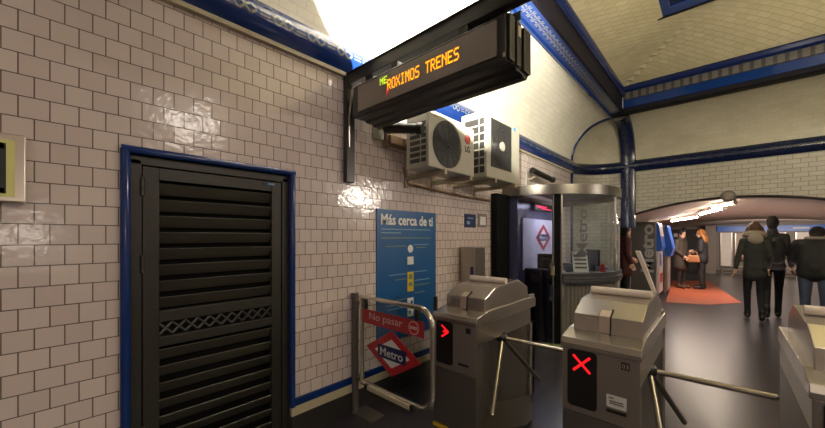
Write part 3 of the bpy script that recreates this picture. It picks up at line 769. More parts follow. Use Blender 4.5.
    if number:
        mb = MB(); lettering(mb, number, (X(W-.065), Yy(-.0105), .805), (1,0,0), (0,0,1), .03, .024); mb.build('number', 'signpink', fp)
    mb = MB(); mb.box(X(.235), X(.33), Yy(-.009), Yy(-.006), .535, .552); mb.build('maker_strip', 'blackmetal', fp)
    if sticker:
        mb = MB(); mb.box(X(.235), X(.33), Yy(-.009), Yy(-.006), .565, .632); mb.build('sticker', 'white', fp)
        mb = MB()
        for z, a, b in ((.618,.245,.27),(.60,.25,.315),(.588,.25,.318)): mb.box(X(a), X(b), Yy(-.011), Yy(-.009), z-.004, z+.004)
        mb.build('sticker_print', 'vest_wall', fp)
    # tripod
    hub = Vector((X(W-.015), Yy(.42), .675))
    mb = MB(); mb.ball(hub, .045, 14); mb.cyl(hub+Vector((-.09,0,.05)), hub, .05, seg=16); mb.build('hub', 'blackmetal', t, smooth=True)
    for dx, dy, dz in ((.53,0,.005),(.14,-.41,-.42),(.14,.42,-.44)):
        mb = MB(); e = hub+Vector((dx,dy,dz)); mb.cyl(hub, e, .0165, seg=14); mb.ball(e, .0165, 10); mb.build('arm', 'chrome' if dy <= 0 else 'steeldark', t, smooth=True)
    if lever:
        mb = MB(); mb.prism([(X(W-.03),1.06),(X(W-.004),1.06),(X(W-.118),1.40),(X(W-.150),1.40)], 'y', Yy(.78), Yy(.80)); mb.build('raised_flap', 'roll', t, bevel=.004)
    elif ox < -1:
        mb = MB(); mb.box(X(-.012), X(.012), Yy(.0), Yy(.03), .90, 1.02); mb.build('side_stop', 'black', t, bevel=.004)
    return t
turnstile(-1.70, 'steel turnstile showing a red arrow, next to the barrier gate', 'arrow')
turnstile(-.705, 'steel turnstile showing a red cross, in the middle of the row', 'cross', '03', True, lever=True)
turnstile(.268, 'steel turnstile cut off by the right edge of the photo', 'cross')
t = thing('steel_cabinet', 'narrow upright steel cabinet against the tiles behind the arrow turnstile', 'cabinet', (-2.22, 3.4, 0))
mb = MB(); mb.box(XL+.03, -2.12, 3.36, 3.60, .02, 1.38); mb.build('case', 'steel', t, bevel=.006)
mb = MB(); mb.box(-2.13, -2.115, 3.375, 3.585, .03, 1.37); mb.build('door', 'steeldark', t, bevel=.004)
mb = MB(); mb.box(-2.175, -2.135, 3.355, 3.36, .9, 1.15); mb.build('slot', 'navysign', t)
mb = MB(); mb.box(XL+.04, -2.13, 3.37, 3.59, 0, .02); mb.build('plinth', 'black', t)

# ------------------------------------------------------------------ ticket booth
BC = (-2.25, 5.62)
R_ = math.radians
t = thing('ticket_booth', 'curved glass staff booth with steel roof ring in the corner', 'booth', (BC[0], BC[1], 0))
def A0(r): return -math.acos((-.10+.012)/r) if False else -(PI/2+math.asin((XL+.012-BC[0])/-r))
a_lo, a_hi = R_(-95), R_(95)
mb = MB(); mb.arcwall(*BC, 1.16, a_lo, a_hi, 2.085, 2.215, th=.06, seg=60); mb.build('roof_ring', 'steelring', t, smooth=True)
mb = MB(); rows = [[(BC[0]+rr_*math.cos(a), BC[1]+rr_*math.sin(a), 2.19) for rr_ in (.02, 1.12)] for a in [a_lo+(a_hi-a_lo)*k/40 for k in range(41)]]
mb.loft(rows); mb.build('roof', 'boothtrim', t)
mb = MB(); mb.arcwall(*BC, 1.14, a_lo, a_hi, 0, .045, th=.06, seg=60); mb.build('plinth', 'plinth', t, smooth=True)
mb = MB(); mb.box(XL+.012, XL+.10, 4.13, 4.50, 0, 2.10); mb.build('side_pillar', 'blackmat', t, bevel=.006)
mb = MB(); mb.arcwall(*BC, 1.12, R_(-95), R_(-84), .045, 2.085, th=.03, seg=6); mb.build('side_panel', 'boothblue', t, smooth=True)
mb = MB(); mb.arcwall(*BC, 1.12, R_(-84), R_(-60.5), .045, 2.085, th=.012, seg=14); dg_ = mb.build('glass_door', 'glassdoor', t, smooth=True)
def post(a, r=.022, name='post', mat='steel', rad=1.12):
    mb = MB(); x, y = BC[0]+rad*math.cos(R_(a)), BC[1]+rad*math.sin(R_(a))
    mb.cyl((x,y,.045), (x,y,2.085), r, seg=12); return mb.build(name, mat, t, smooth=True)
post(-60, .012, mat='steeldark'); post(-54.5, .014, mat='steel'); post(-4, .014)
mb = MB(); mb.arcwall(*BC, 1.118, R_(-60), R_(-54.5), .045, 2.085, th=.02, seg=3); mb.build('door_jamb', 'blackmat', t)
mb = MB(); x, y = BC[0]+1.15*math.cos(R_(-60.5)), BC[1]+1.15*math.sin(R_(-60.5)); mb.box(x-.02, x+.02, y-.02, y+.02, .98, 1.10); mb.build('door_handle', 'bracket', t, bevel=.004)
mb = MB(); mb.arcwall(*BC, 1.12, R_(-54), R_(-4.5), 1.02, 2.085, th=.012, seg=30); wg = mb.build('curved_window', 'glass', t, smooth=True)
mb = MB(); mb.arcwall(*BC, 1.12, R_(-4), R_(88), 1.02, 2.085, th=.012, seg=40); mb.build('curved_window', 'glass', t, smooth=True)
for z0, z1, r in ((.87,.905,1.165),(.915,.945,1.175),(.955,1.01,1.165)):
    mb = MB(); mb.arcwall(*BC, r, R_(-54), R_(88), z0, z1, th=.18, seg=50); mb.build('counter', 'boothtrim', t, smooth=True)
mb = MB()
for k in range(2): mb.arcwall(*BC, 1.178, R_(-54), R_(88), (.908,.948)[k], (.913,.953)[k], th=.01, seg=50)
mb.build('counter_edging', 'chrome', t)
mb = MB(); a0, a1 = R_(-53), R_(88); nn = 150
rows = [[(BC[0]+(1.10+.010*math.cos(k*PI/1.5))*math.cos(a0+(a1-a0)*k/nn), BC[1]+(1.10+.010*math.cos(k*PI/1.5))*math.sin(a0+(a1-a0)*k/nn), z) for z in (.045, .87)] for k in range(nn+1)]
mb.loft(rows); mb.build('apron', 'boothgrey', t)
mb = MB()   # vertical frosted word on the glass
me = textmesh('Metro', .01)
xs = [v.co.x for v in me.vertices]; ys = [v.co.y for v in me.vertices]; w = max(xs)-min(xs); mx = (max(xs)+min(xs))/2
vs = []
for v in me.vertices:
    s_ = .62/w; zz = 1.56+(v.co.x-mx)*s_; ang = R_(-41)-(v.co.y-.1)*.22/1.12
    vs.append(mb.bm.verts.new((BC[0]+1.1225*math.cos(ang), BC[1]+1.1225*math.sin(ang), zz)))
for p in me.polygons: mb.bm.faces.new([vs[i] for i in p.vertices])
mb.build('glass_lettering', 'frost', wg)
# inside the booth
mb = MB(); mb.box(XL+.012, XL+.03, 4.55, 6.7, 0, 2.08); mb.build('rear_panel', 'boothblue', t)
bd = thing('notice_board', 'white board with red Metro diamond hung inside the booth', 'board', (XL+.04, 5.85, 1.0))
mb = MB(); mb.box(XL+.031, XL+.05, 5.05, 6.5, .98, 1.80); mb.build('panel', 'board', bd)
bx = XL+.052; by, bz = 5.87, 1.49
mb = MB(); mb.prism([(by-.33,bz),(by,bz+.235),(by+.33,bz),(by,bz-.235)], 'x', XL+.05, bx); dm = mb.build('metro_diamond', 'red', bd)
mb = MB(); mb.prism([(by-.21,bz),(by,bz+.15),(by+.21,bz),(by,bz-.15)], 'x', bx, bx+.002); mb.build('inner_diamond', 'white', dm)
mb = MB(); mb.box(bx+.002, bx+.004, by-.23, by+.23, bz-.055, bz+.055); mb.build('name_band', 'navysign', dm)
mb = MB(); lettering(mb, 'Metro', (bx+.006, by, bz), (0,1,0), (0,0,1), .36, .07, .01); mb.build('lettering', 'white', dm)
cl = thing('led_clock', 'small red lit display high inside the booth', 'display', (XL+.05, 5.8, 1.98))
mb = MB(); mb.box(XL+.031, XL+.08, 5.45, 6.2, 1.95, 2.07); mb.build('case', 'black', cl)
mb = MB(); mb.box(XL+.08, XL+.082, 5.5, 5.95, 2.0, 2.03); mb.box(XL+.08, XL+.082, 5.7, 6.15, 1.975, 1.992); mb.build('lit_line', 'led_rb', cl)
ch = thing('office_chair', 'black office chair standing inside the booth', 'chair', (-1.935, 5.27, 0))
mb = MB()
mb.box(-2.07, -1.80, 5.03, 5.07, .78, 1.25); mb.build('backrest', 'black', ch, bevel=.02)
mb = MB(); mb.box(-2.0, -1.87, 5.024, 5.03, 1.16, 1.19); mb.build('grip', 'vest_wall', ch)
mb = MB(); mb.box(-2.14, -1.73, 5.09, 5.46, .48, .55); mb.build('seat', 'black', ch, bevel=.02)
mb = MB(); mb.cyl((-1.935,5.27,.10), (-1.935,5.27,.48), .03, seg=12); mb.build('column', 'black', ch, smooth=True)
mb = MB(); mb.box(-1.955,-1.915,5.03,5.09,.46,.85); mb.build('back_bar', 'black', ch)
for k in range(5):
    a = k*2*PI/5; mb = MB(); mb.tube([(-1.935,5.27,.11), (-1.935+.22*math.cos(a),5.27+.22*math.sin(a),.07)], .02, 8); mb.ball((-1.935+.22*math.cos(a),5.27+.22*math.sin(a),.03), .03, 8); mb.build('leg', 'black', ch, smooth=True)
bn = thing('recycling_bin', 'black bin with dark blue ring emblem behind the booth door', 'bin', (-1.98, 4.92, 0))
mb = MB(); mb.box(-2.16, -1.84, 4.78, 4.95, 0, 1.04); mb.build('body', 'black', bn, bevel=.02)
mb = MB(); mb.tube([(-1.98+.075*math.cos(k*PI/14), 4.777, .93+.075*math.sin(k*PI/14)) for k in range(29)], .012, 8); mb.build('ring_emblem', 'navysign', bn)
dk = thing('document_rack', 'white sheet holder with printed lines on the booth counter', 'rack', (-1.44, 5.02, 1.01))
rm = Matrix.Rotation(R_(38), 3, 'Z') @ Matrix.Rotation(R_(-14), 3, 'X')
mb = MB(); mb.box(-1.55, -1.35, 5.00, 5.012, 1.012, 1.30, rot=rm); mb.build('sheet', 'white', dk)
mb = MB()
for k in range(4): mb.box(-1.53, -1.37, 4.993, 4.999, 1.06+k*.055, 1.085+k*.055, rot=rm, piv=(-1.45,5.006,1.156))
mb.build('print', 'frost', dk)
mb = MB(); mb.box(-1.53,-1.36,5.0,5.12,1.011,1.02, rot=Matrix.Rotation(R_(38),3,'Z')); mb.build('base', 'white', dk)
mo = thing('booth_monitor', 'dark computer monitor on the booth counter behind the sheet holder', 'monitor', (-1.38, 5.35, 1.01))
rm = Matrix.Rotation(R_(-40), 3, 'Z')
mb = MB(); mb.box(-1.52, -1.24, 5.34, 5.37, 1.09, 1.32, rot=rm); mb.build('screen', 'monitor', mo, bevel=.006)
mb = MB(); mb.box(-1.41, -1.35, 5.34, 5.37, 1.011, 1.12, rot=rm); mb.box(-1.45, -1.31, 5.30, 5.41, 1.011, 1.02, rot=rm); mb.build('stand', 'monitor', mo)
mb = MB(); mb.cyl((-1.235,5.28,1.011), (-1.235,5.28,1.11), .035, .03, seg=14); mb.cyl((-1.235,5.28,1.11), (-1.235,5.28,1.13), .03, .012, seg=14)
tag(mb.build('red_bottle', 'red', smooth=True), 'small red container on the booth counter near its right end', 'bottle')

# ------------------------------------------------------------------ vestibule beyond the arch
YF = 19.0
def arch2(x, y):
    f = (y-YB)/(YF-YB)
    return (1-f)*(arch(x)-.02)+f*(2.0+.05*(x+.2))
VX0, VX1 = -2.15, 3.2
mb = MB(); rows = []
yy_ = [YB+(YF-YB)*k/14 for k in range(15)]
xx_ = [VX0+(VX1-VX0)*k/30 for k in range(31)]
mb.loft([[(x, y, arch2(x, y)) for y in yy_] for x in xx_]); mb.build('ceiling_vestibule', 'vest_ceiling', kind='structure', smooth=True)
mb = MB(); mb.tube([(XA0+(XA1-XA0)*k/40, YB-.015, arch(XA0+(XA1-XA0)*k/40)-.005) for k in range(41)], .024, 8); mb.build('trim_18', 'archtrim', kind='structure', smooth=True)
mb = MB(); mb.quad(((VX0,YB,0),(VX0,YF,0),(VX0,YF,2.0),(VX0,YB,2.0))); mb.build('wall_vestibule_left', 'vest_wall', kind='structure')
mb = MB(); mb.quad(((VX1,YB,0),(VX1,YF,0),(VX1,YF,2.0),(VX1,YB,2.0))); mb.build('wall_vestibule_right', 'vest_wall', kind='structure')
mb = MB(); mb.quad(((VX0,YF,0),(VX1,YF,0),(VX1,YF,2.3),(VX0,YF,2.3))); mb.build('wall_far', 'vest_wall', kind='structure')
mb = MB(); mb.box(-.15, VX1, YF-.12, YF-.02, 1.72, 1.95); fb = mb.build('trim_19', 'fasciablue', kind='structure')
mb = MB(); mb.box(1.95, 2.35, YF-.125, YF-.12, 1.81, 1.87); mb.build('sign_print', 'white', fb)
def poly_floor(mb, pts):
    mb.prism(pts, 'z', .0, .004); return mb
mb = MB(); poly_floor(mb, [(-1.25,14.6),(-.28,15.2),(-.05,13.2),(.33,10.7),(-.2,9.9),(-.95,9.6)]); o = mb.build('floor_marking', 'floorpatch', kind='structure')
# far doors left, white panels right
def fardoor(x0, x1, n):
    mb = MB(); mb.box(x0, x1, YF-.06, YF-.01, 0, 1.86); d_ = mb.build(n, 'vest_dark', kind='structure')
    mb = MB(); mb.box(x0, x0+.06, YF-.10, YF-.06, 0, 1.9); mb.box(x1-.06, x1, YF-.10, YF-.06, 0, 1.9); mb.box(x0, x1, YF-.10, YF-.06, 1.84, 1.9); mb.build('door_frame', 'vest_wall', d_)
    return d_
d2 = fardoor(-1.75, -1.25, 'door_2'); d3 = fardoor(-1.22, -.55, 'door_3')
mb = MB(); mb.box(-1.58, -1.40, YF-.075, YF-.06, 1.50, 1.66); mb.build('notice', 'white', d2)
mb = MB(); mb.box(-1.5, -1.38, YF-.075, YF-.06, 1.05, 1.22); mb.build('notice', 'white', d2)
labs = [('white wall panel at the far end left of the walking couple', -.12, .18), ]
def farpanel(label, x0, x1, z0=.3, z1=1.68, mat='panelwhite', frame=True):
    p = thing('wall_panel', label, 'panel', ((x0+x1)/2, YF, z0), 'panels on the far wall')
    mb = MB(); mb.box(x0, x1, YF-.05, YF-.02, z0, z1); mb.build('sheet', mat, p)
    if frame:
        mb = MB(); mb.box(x0-.03, x0, YF-.07, YF-.02, z0, z1); mb.box(x1, x1+.03, YF-.07, YF-.02, z0, z1); mb.box(x0-.03, x1+.03, YF-.07, YF-.02, z0-.04, z0); mb.build('frame', 'alu', p)
    return p
farpanel('tall white panel on the far wall beside the grey pillar', -.02, .28)
pic = farpanel('beige framed poster on the far wall above a red ledge', .42, .95, .75, 1.65, 'panelpic')
farpanel('white panel on the far wall between the couple and the stooping person', 1.35, 1.75)
farpanel('white panel on the far wall behind the stooping person', 2.05, 2.5)
farpanel('white panel on the far wall at the right edge of the photo', 2.65, 3.05)
mb = MB(); mb.box(.40, 1.0, YF-.35, YF-.02, .62, .72); mb.build('ledge', 'tan', pic)
t = thing('handrail', 'low metal rail along the far wall panels', 'rail', (1.2, YF-.5, 0))
mb = MB(); mb.tube([(-.1,YF-.5,.32),(3.0,YF-.5,.32)], .03, 8); mb.build('rail', 'chrome', t, smooth=True)
for x in (0,1,2,2.9):
    mb = MB(); mb.cyl((x,YF-.5,0), (x,YF-.5,.32), .025, seg=10); mb.build('post', 'chrome', t, smooth=True)
mb = MB(); mb.box(-.5, -.18, YF-.6, YF-.05, 0, 1.95); mb.build('trim_20', 'vest_wall', kind='structure')
# fluorescent fittings
def fitting(label, p, q):
    t = thing('fluorescent_light', label, 'light', tuple((Vector(p)+Vector(q))/2), 'fluorescent lights under the arch')
    p, q = Vector(p), Vector(q)
    mb = MB(); mb.cyl(p, q, .022, seg=12); mb.build('tube', 'tube', t, smooth=True)
    u = Vector((0,0,.045)); mb = MB(); mb.tube([p+u, q+u], .03, 6); mb.build('housing', 'tubebody', t)
    mb = MB(); d_ = (q-p).normalized(); mb.cyl(p-d_*.03, p, .035, seg=10); mb.cyl(q, q+d_*.03, .035, seg=10); mb.build('end_cap', 'tubebody', t)
fitting('lit fluorescent light farthest under the arch, above the ticket machines', (-1.02,11.75,1.95), (-.42,10.95,2.00))
fitting('lit fluorescent light in the middle of the three under the arch', (-.36,10.2,2.03), (.03,9.35,2.09))
fitting('lit fluorescent light nearest, just behind the arch edge', (-.13,9.0,2.10), (.17,8.55,2.125))
t = thing('convex_mirror', 'small round dark mirror fixed at the arch edge above the lights', 'mirror', (.08, 8.2, 2.2))
mb = MB(); mb.ball((.08,8.20,2.23), .088, 20, (1,.4,1)); mb.build('dome', 'vest_wall', t, smooth=True)
mb = MB(); mb.tube([(.08+.09*math.cos(k*PI/12), 8.21, 2.23+.09*math.sin(k*PI/12)) for k in range(25)], .012, 8); mb.build('rim', 'steeldark', t, smooth=True)

# kiosk
t = thing('ticket_machine', 'grey ticket machine with upright Metro lettering, blue and white front', 'ticket machine', (-1.43, 10.4, 0))
mb = MB(); mb.box(-1.70, -1.18, 10.0, 10.75, 0, 1.87); mb.build('case', 'kiosk', t, bevel=.02)
mb = MB(); lettering(mb, 'Metro', (-1.355, 9.996, 1.22), (0,0,1), (-1,0,0), 1.18, .27, .03); mb.build('lettering', 'kiosktxt', t)
mb = MB(); mb.prism([(-1.18,1.84),(-1.14,1.84),(-1.06,1.25),(-1.10,1.15),(-1.18,1.15)], 'y', 10.06, 10.72); mb.build('head_panel', 'kblue', t)
mb = MB(); mb.prism([(-1.135,1.80),(-1.128,1.80),(-1.09,1.52),(-1.097,1.52)], 'y', 10.12, 10.66); mb.build('screen', 'kwhite', t)
mb = MB(); mb.box(-1.18, -1.12, 10.06, 10.72, .12, 1.15); mb.build('front_panel', 'kwhite', t, bevel=.01)
mb = MB(); mb.box(-1.122, -1.112, 10.12, 10.4, .8, 1.1); mb.build('keypad', 'kblue', t)
mb = MB(); mb.box(-1.122, -1.112, 10.15, 10.6, .38, .6); mb.build('tray', 'red', t)
t = thing('ticket_machine', 'blue ticket machine standing just beyond the grey lettered one', 'ticket machine', (-1.43, 11.2, 0))
mb = MB(); mb.box(-1.70, -1.10, 10.85, 11.6, 0, 1.80); mb.build('case', 'kiosk', t, bevel=.02)
mb = MB(); mb.prism([(-1.10,1.8),(-1.05,1.8),(-.93,1.2),(-.98,1.0),(-1.10,1.0)], 'y', 10.9, 11.55); mb.build('head_panel', 'kblue', t)
mb = MB(); mb.box(-1.10, -1.04, 10.9, 11.55, .1, 1.0); mb.build('front_panel', 'vest_wall', t, bevel=.01)

# ------------------------------------------------------------------ people
def remesh(mb, name, mat, parent, voxel, smooth=3, noise_=0):
    me = bpy.data.meshes.new('tmp'); mb.bm.to_mesh(me); mb.bm.free()
    o = bpy.data.objects.new('tmp', me); COL.objects.link(o)
    r = o.modifiers.new('r', 'REMESH'); r.mode = 'VOXEL'; r.voxel_size = voxel
    s = o.modifiers.new('s', 'SMOOTH'); s.iterations = smooth; s.factor = .5
    dg = bpy.context.evaluated_depsgraph_get(); dg.update()
    m2 = bpy.data.meshes.new_from_object(o.evaluated_get(dg))
    bpy.data.objects.remove(o); bpy.data.meshes.remove(me)
    m2.name = name; m2.materials.clear(); m2.materials.append(M[mat])
    m2.polygons.foreach_set('use_smooth', [True]*len(m2.polygons))
    ob = bpy.data.objects.new(name, m2); COL.objects.link(ob); ob.parent = parent
    return ob
def seg(mb, p, q, r0, r1):
    p, q = Vector(p), Vector(q)
    if (q-p).length > 1e-4: mb.cyl(p, q, r0, r1, seg=14)
    mb.ball(p, r0, 12); mb.ball(q, r1, 12)
def chain(mb, pts, rs):
    for i in range(len(pts)-1): seg(mb, pts[i], pts[i+1], rs[i], rs[i+1])

def person(label, loc, rotz, P, jacket, trousers, hairmat, hair='short', shoes='shoe', coat=.0, scale=1.0, hood=None, slim=1.0, bulk=1.0):
    """P: joint positions, figure faces +Y, feet on z=0"""
    t = thing('person', label, 'person', loc); t.rotation_euler = (0,0,rotz); t.scale = (scale*slim, scale*slim, scale)
    ORIGIN.pop(t)
    V = Vector
    hd = V(P['head']); nk = V(P['neck']); chs = V(P['chest']); pel = V(P['pelvis'])
    fwd = V(P.get('look', (0,1,0))).normalized()
    upv = (hd-nk).normalized(); side = fwd.cross(upv).normalized(); fwd = upv.cross(side).normalized()
    rot = Matrix((side, fwd, upv)).transposed()
    # body: one continuous surface
    b = MB()
    b.ball(hd+rot@V((0,-.005,.02)), .10, 18, (.76,.95,1.08), rot); b.ball(hd+rot@V((0,.035,-.05)), .07, 14, (.78,.8,1.0), rot)
    b.ball(hd+rot@V((0,.098,-.012)), .016, 8, (.8,1.1,1.5), rot)              # nose
    for s in (-1, 1): b.ball(hd+rot@V((s*.077,-.005,-.01)), .026, 8, (.4,.7,1.1), rot)   # ears
    chain(b, [hd+rot@V((0,-.01,-.07)), nk, nk+(chs-nk)*.3], [.052,.054,.075])
    chain(b, [chs+V((0,0,.05)), (chs+pel)/2, pel], [.095,.085,.095])
    for s, k in ((-1,'l'), (1,'r')):
        sh, el, wr = V(P['sh'+k]), V(P['el'+k]), V(P['wr'+k])
        chain(b, [nk+V((0,0,-.06)), sh, el, wr], [.06,.055,.042,.029])
        d_ = (wr-el).normalized()
        palm = wr+d_*.055; perp = d_.cross(V((1,0,0)) if abs(d_.x) < .8 else V((0,1,0))).normalized()   # across the knuckles
        nrm = d_.cross(perp).normalized()*(-s)
        b.ball(palm, .045, 12, (1,1,1), None) if False else seg(b, wr, palm+d_*.02, .027, .030)
        for q in (-1, 1): seg(b, wr+d_*.02+perp*.012*q, palm+d_*.03+perp*.026*q, .02, .017)
        for i, L in enumerate((.062,.074,.070,.054)):
            root = palm+d_*.035+perp*(.033-.022*i)
            m1 = root+d_*L*.5+nrm*.006; m2_ = m1+d_*L*.30+nrm*.018; m3 = m2_+d_*L*.12+nrm*.020
            chain(b, [root, m1, m2_, m3], [.0105,.0095,.009,.008])
        th0 = wr+d_*.03+perp*.03; chain(b, [th0, th0+perp*.026+d_*.028+nrm*.006, th0+perp*.034+d_*.058+nrm*.014], [.014,.011,.009])
        hp, kn, an = V(P['hp'+k]), V(P['kn'+k]), V(P['an'+k]); toe = V(P['to'+k])
        chain(b, [pel, hp, kn, an], [.09,.075,.05,.036]); seg(b, an+V((0,0,-.03)), toe, .035, .03)
    remesh(b, 'body', 'skin', t, .0065, 3)
    # face
    for s in (-1, 1):
        e = MB(); e.ball(hd+rot@V((s*.032,.082,.018)), .011, 10); e.build('eye', 'eye', t)
    e = MB(); e.ball(hd+rot@V((0,.085,-.062)), .02, 10, (1,.35,.3), rot); e.build('mouth', 'lip', t)
    # hair
    h = MB()
    h.ball(hd+rot@V((0,-.022,.035)), .112, 18, (.82,.92,1.0), rot)
    if hair == 'long':
        for a in range(-4, 5):
            x = a*.022; root = hd+rot@V((x*1.1,-.06+abs(a)*.012,.02))
            chain(h, [root, root+rot@V((x*.6,-.045,-.14)), root+V((x*.5,-.05,-.33)) + rot@V((0,-.02,0))], [.038,.04,.022])
    elif hair == 'medium':
        for a in range(-4, 5):
            x = a*.021; root = hd+rot@V((x*1.1,-.06+abs(a)*.012,.02)); chain(h, [root, root+rot@V((x*.4,-.02,-.13))], [.04,.03])
    else:
        h.ball(hd+rot@V((0,-.05,-.03)), .075, 12, (.95,.7,1), rot)
    remesh(h, 'hair', hairmat, t, .009, 2)
    # jacket
    j = MB(); B = bulk
    ax = (nk-chs).normalized() if (nk-chs).length > .01 else V((0,0,1))
    for s in (-.55, .55):
        c1 = chs+V((s*.12*B,0,.06)); c2 = (chs*.45+pel*.55)+V((s*.12*B,0,0)); c3 = pel+V((s*.13*B,0,-.02-coat))
        if s < 0: j.ball(pel, .145*B, 14); chain(j, [chs, pel+V((0,0,-.03-coat))], [.135*B, .135*B])
        chain(j, [c1, c2, c3], [.122*B,.118*B,.125*B+coat*.06])
    chain(j, [nk+V((0,0,-.02)), chs], [.08,.13])
    for k in 'lr':
        sh, el, wr = V(P['sh'+k]), V(P['el'+k]), V(P['wr'+k])
        chain(j, [chs+V((0,0,.09)), sh, el, el.lerp(wr, .93)], [.10,.074*B,.057*B,.045*B])
    chain(j, [nk+V((0,-.01,-.03)), nk+V((0,-.005,.035))], [.088,.078])
    jk = remesh(j, 'jacket', jacket, t, .014, 4)
    tr = MB()
    for k in 'lr':
        hp, kn, an = V(P['hp'+k]), V(P['kn'+k]), V(P['an'+k])
        chain(tr, [pel, hp, kn, kn.lerp(an, .95)], [.112,.092,.062,.047])
    remesh(tr, 'trousers', trousers, t, .012, 3)
    for k in 'lr':
        an, toe = V(P['an'+k]), V(P['to'+k]); s_ = MB()
        dd = (toe-an); chain(s_, [an+V((0,0,.06)), an+V((0,0,-.03)), toe], [.055,.05,.042])
        s_.ball(an+V((0,-.03,-.035)), .045, 10)
        remesh(s_, 'shoe', shoes, t, .011, 2)
    if hood == 'fur':
        f = MB(); pts = []
        for k in range(15):
            a = PI*(-.02)+k/14*PI*1.04
            pts.append(nk+V((.135*math.cos(a), -.115*math.sin(a)+.05, .05+.03*math.sin(a))))
        chain(f, pts, [.052]*15); f.ball(nk+V((0,-.11,-.02)), .10, 12, (1.2,.6,.9))
        remesh(f, 'fur_hood', 'fur', t, .012, 1)
    elif hood == 'collar':
        f = MB(); chain(f, [nk+V((.10*math.cos(k/12*2*PI), .085*math.sin(k/12*2*PI)-.005, .03)) for k in range(13)], [.034]*13)
        remesh(f, 'collar', 'greycollar', t, .010, 2)
    return t
def stand(**kw):
    P = dict(head=(0,.03,1.60), neck=(0,0,1.455), chest=(0,0,1.26), pelvis=(0,0,.94),
             shl=(-.168,0,1.39), ell=(-.215,-.02,1.11), wrl=(-.22,.06,.87), shr=(.168,0,1.39), elr=(.215,-.02,1.11), wrr=(.22,.06,.87),
             hpl=(-.095,0,.90), knl=(-.10,.015,.49), anl=(-.10,-.01,.09), tol=(-.115,.15,.045),
             hpr=(.095,0,.90), knr=(.10,.015,.49), anr=(.10,-.01,.09), tor=(.115,.15,.045))
    P.update(kw); return P
WALK = stand(anl=(-.08,.26,.09), tol=(-.09,.42,.055), knl=(-.09,.22,.50), hpl=(-.09,.03,.90),
             knr=(.085,.04,.48), anr=(.08,-.20,.14), tor=(.085,-.06,.045), hpr=(.09,-.02,.90),
             ell=(-.245,-.06,1.13), wrl=(-.29,-.08,.91), elr=(.21,-.08,1.13), wrr=(.20,.10,.93))
person('person in olive jacket with pale fur hood, walking away, left of a couple', (.43,8.55,0), R_(3), WALK, 'jk_olive', 'jeans_dark', 'hairbrown', 'medium', coat=.10, hood='fur', scale=1.02, bulk=.9, slim=.86)
W2 = stand(anl=(-.07,-.18,.14), tol=(-.075,-.04,.045), knl=(-.08,.05,.48), anr=(.07,.24,.09), tor=(.075,.40,.055), knr=(.08,.21,.50),
           elr=(.22,-.08,1.13), wrr=(.25,-.02,.90), ell=(-.24,-.02,1.12), wrl=(-.22,.10,.90))
person('person with short black hair in black jacket, walking away, right of a couple', (.68,9.0,0), R_(-6), W2, 'jk_black', 'jeans_dark', 'hairdark', 'short', scale=1.08, bulk=.9, slim=.86)
t = thing('backpack', 'black backpack worn by the walking person with black hair', 'backpack', (.68, 9.0, 1.02))
t.rotation_euler = (0,0,R_(-6)); ORIGIN.pop(t)
b = MB(); chain(b, [(-.06,-.24,.10),(-.06,-.24,.38)], [.11,.095]); chain(b, [(.06,-.24,.10),(.06,-.24,.38)], [.11,.095]); remesh(b, 'sack', 'jk_black', t, .014, 3)
b = MB(); b.ball((0,-.33,.18), .09, 14, (1.2,.4,1.2)); b.build('front_pocket', 'jk_black', t, smooth=True)
b = MB(); b.tube([(0,-.18,.48),(-.03,-.19,.51),(.03,-.19,.51),(0,-.18,.48)][:3], .01, 6); b.build('grab_loop', 'jk_black', t)
BOW = stand(head=(0,.30,1.44), neck=(0,.20,1.36), chest=(0,.11,1.20), look=(0,.45,-.9), shl=(-.185,.15,1.31), shr=(.185,.15,1.31),
            ell=(-.24,.22,1.04), wrl=(-.12,.38,.92), elr=(.24,.22,1.04), wrr=(.12,.38,.92))
person('stooping person in black jacket and blue jeans, head bowed, at the right edge', (1.10,8.35,0), R_(-12), BOW, 'jk_black', 'jeans_blue', 'hairdark', 'short', hood='collar', coat=.05, scale=1.06, bulk=1.0)
T1P = stand(ell=(-.22,.0,1.12), wrl=(-.13,.15,1.0), elr=(.22,.0,1.12), wrr=(.14,.14,.97), look=(.25,1,-.25))
person('person in long dark brown coat facing right, standing on the orange floor', (-.89,12.62,0), R_(-115), T1P, 'jk_brown', 'jeans_grey', 'hairdark', 'short', shoes='boot', coat=.28, scale=.985, bulk=1.08)
T2P = stand(ell=(-.22,.0,1.13), wrl=(-.10,.15,1.11), elr=(.22,.0,1.13), wrr=(.12,.15,1.09), look=(-.1,1,-.35))
person('person with long ginger hair in black jacket, standing on the orange floor', (-.42,12.74,0), R_(85), T2P, 'jk_black', 'jeans_grey', 'hairorange', 'long', shoes='shoe', coat=.08, scale=.99, bulk=1.02, hood=None)
t = thing('handbag', 'tan handbag held at the waist of the person in the brown coat', 'bag', (-.60, 12.48, .78))
ORIGIN.pop(t)
b = MB(); b.prism([(-.15,0),(.15,0),(.12,.20),(-.12,.20)], 'y', -.05, .05); b.build('pouch', 'tan', t, bevel=.02)
b = MB(); b.tube([(-.09,0,.19),(-.07,0,.29),(0,0,.32),(.07,0,.29),(.09,0,.19)], .01, 6); b.build('strap', 'tan', t, smooth=True)
person('person in dark red coat half hidden behind the booth, by the ticket machine', (-1.68,9.15,0), R_(-60), stand(ell=(-.24,.05,1.12), wrl=(-.16,.2,.98)), 'jk_red', 'jeans_dark', 'hairdark', 'medium', coat=.25, scale=1.03)

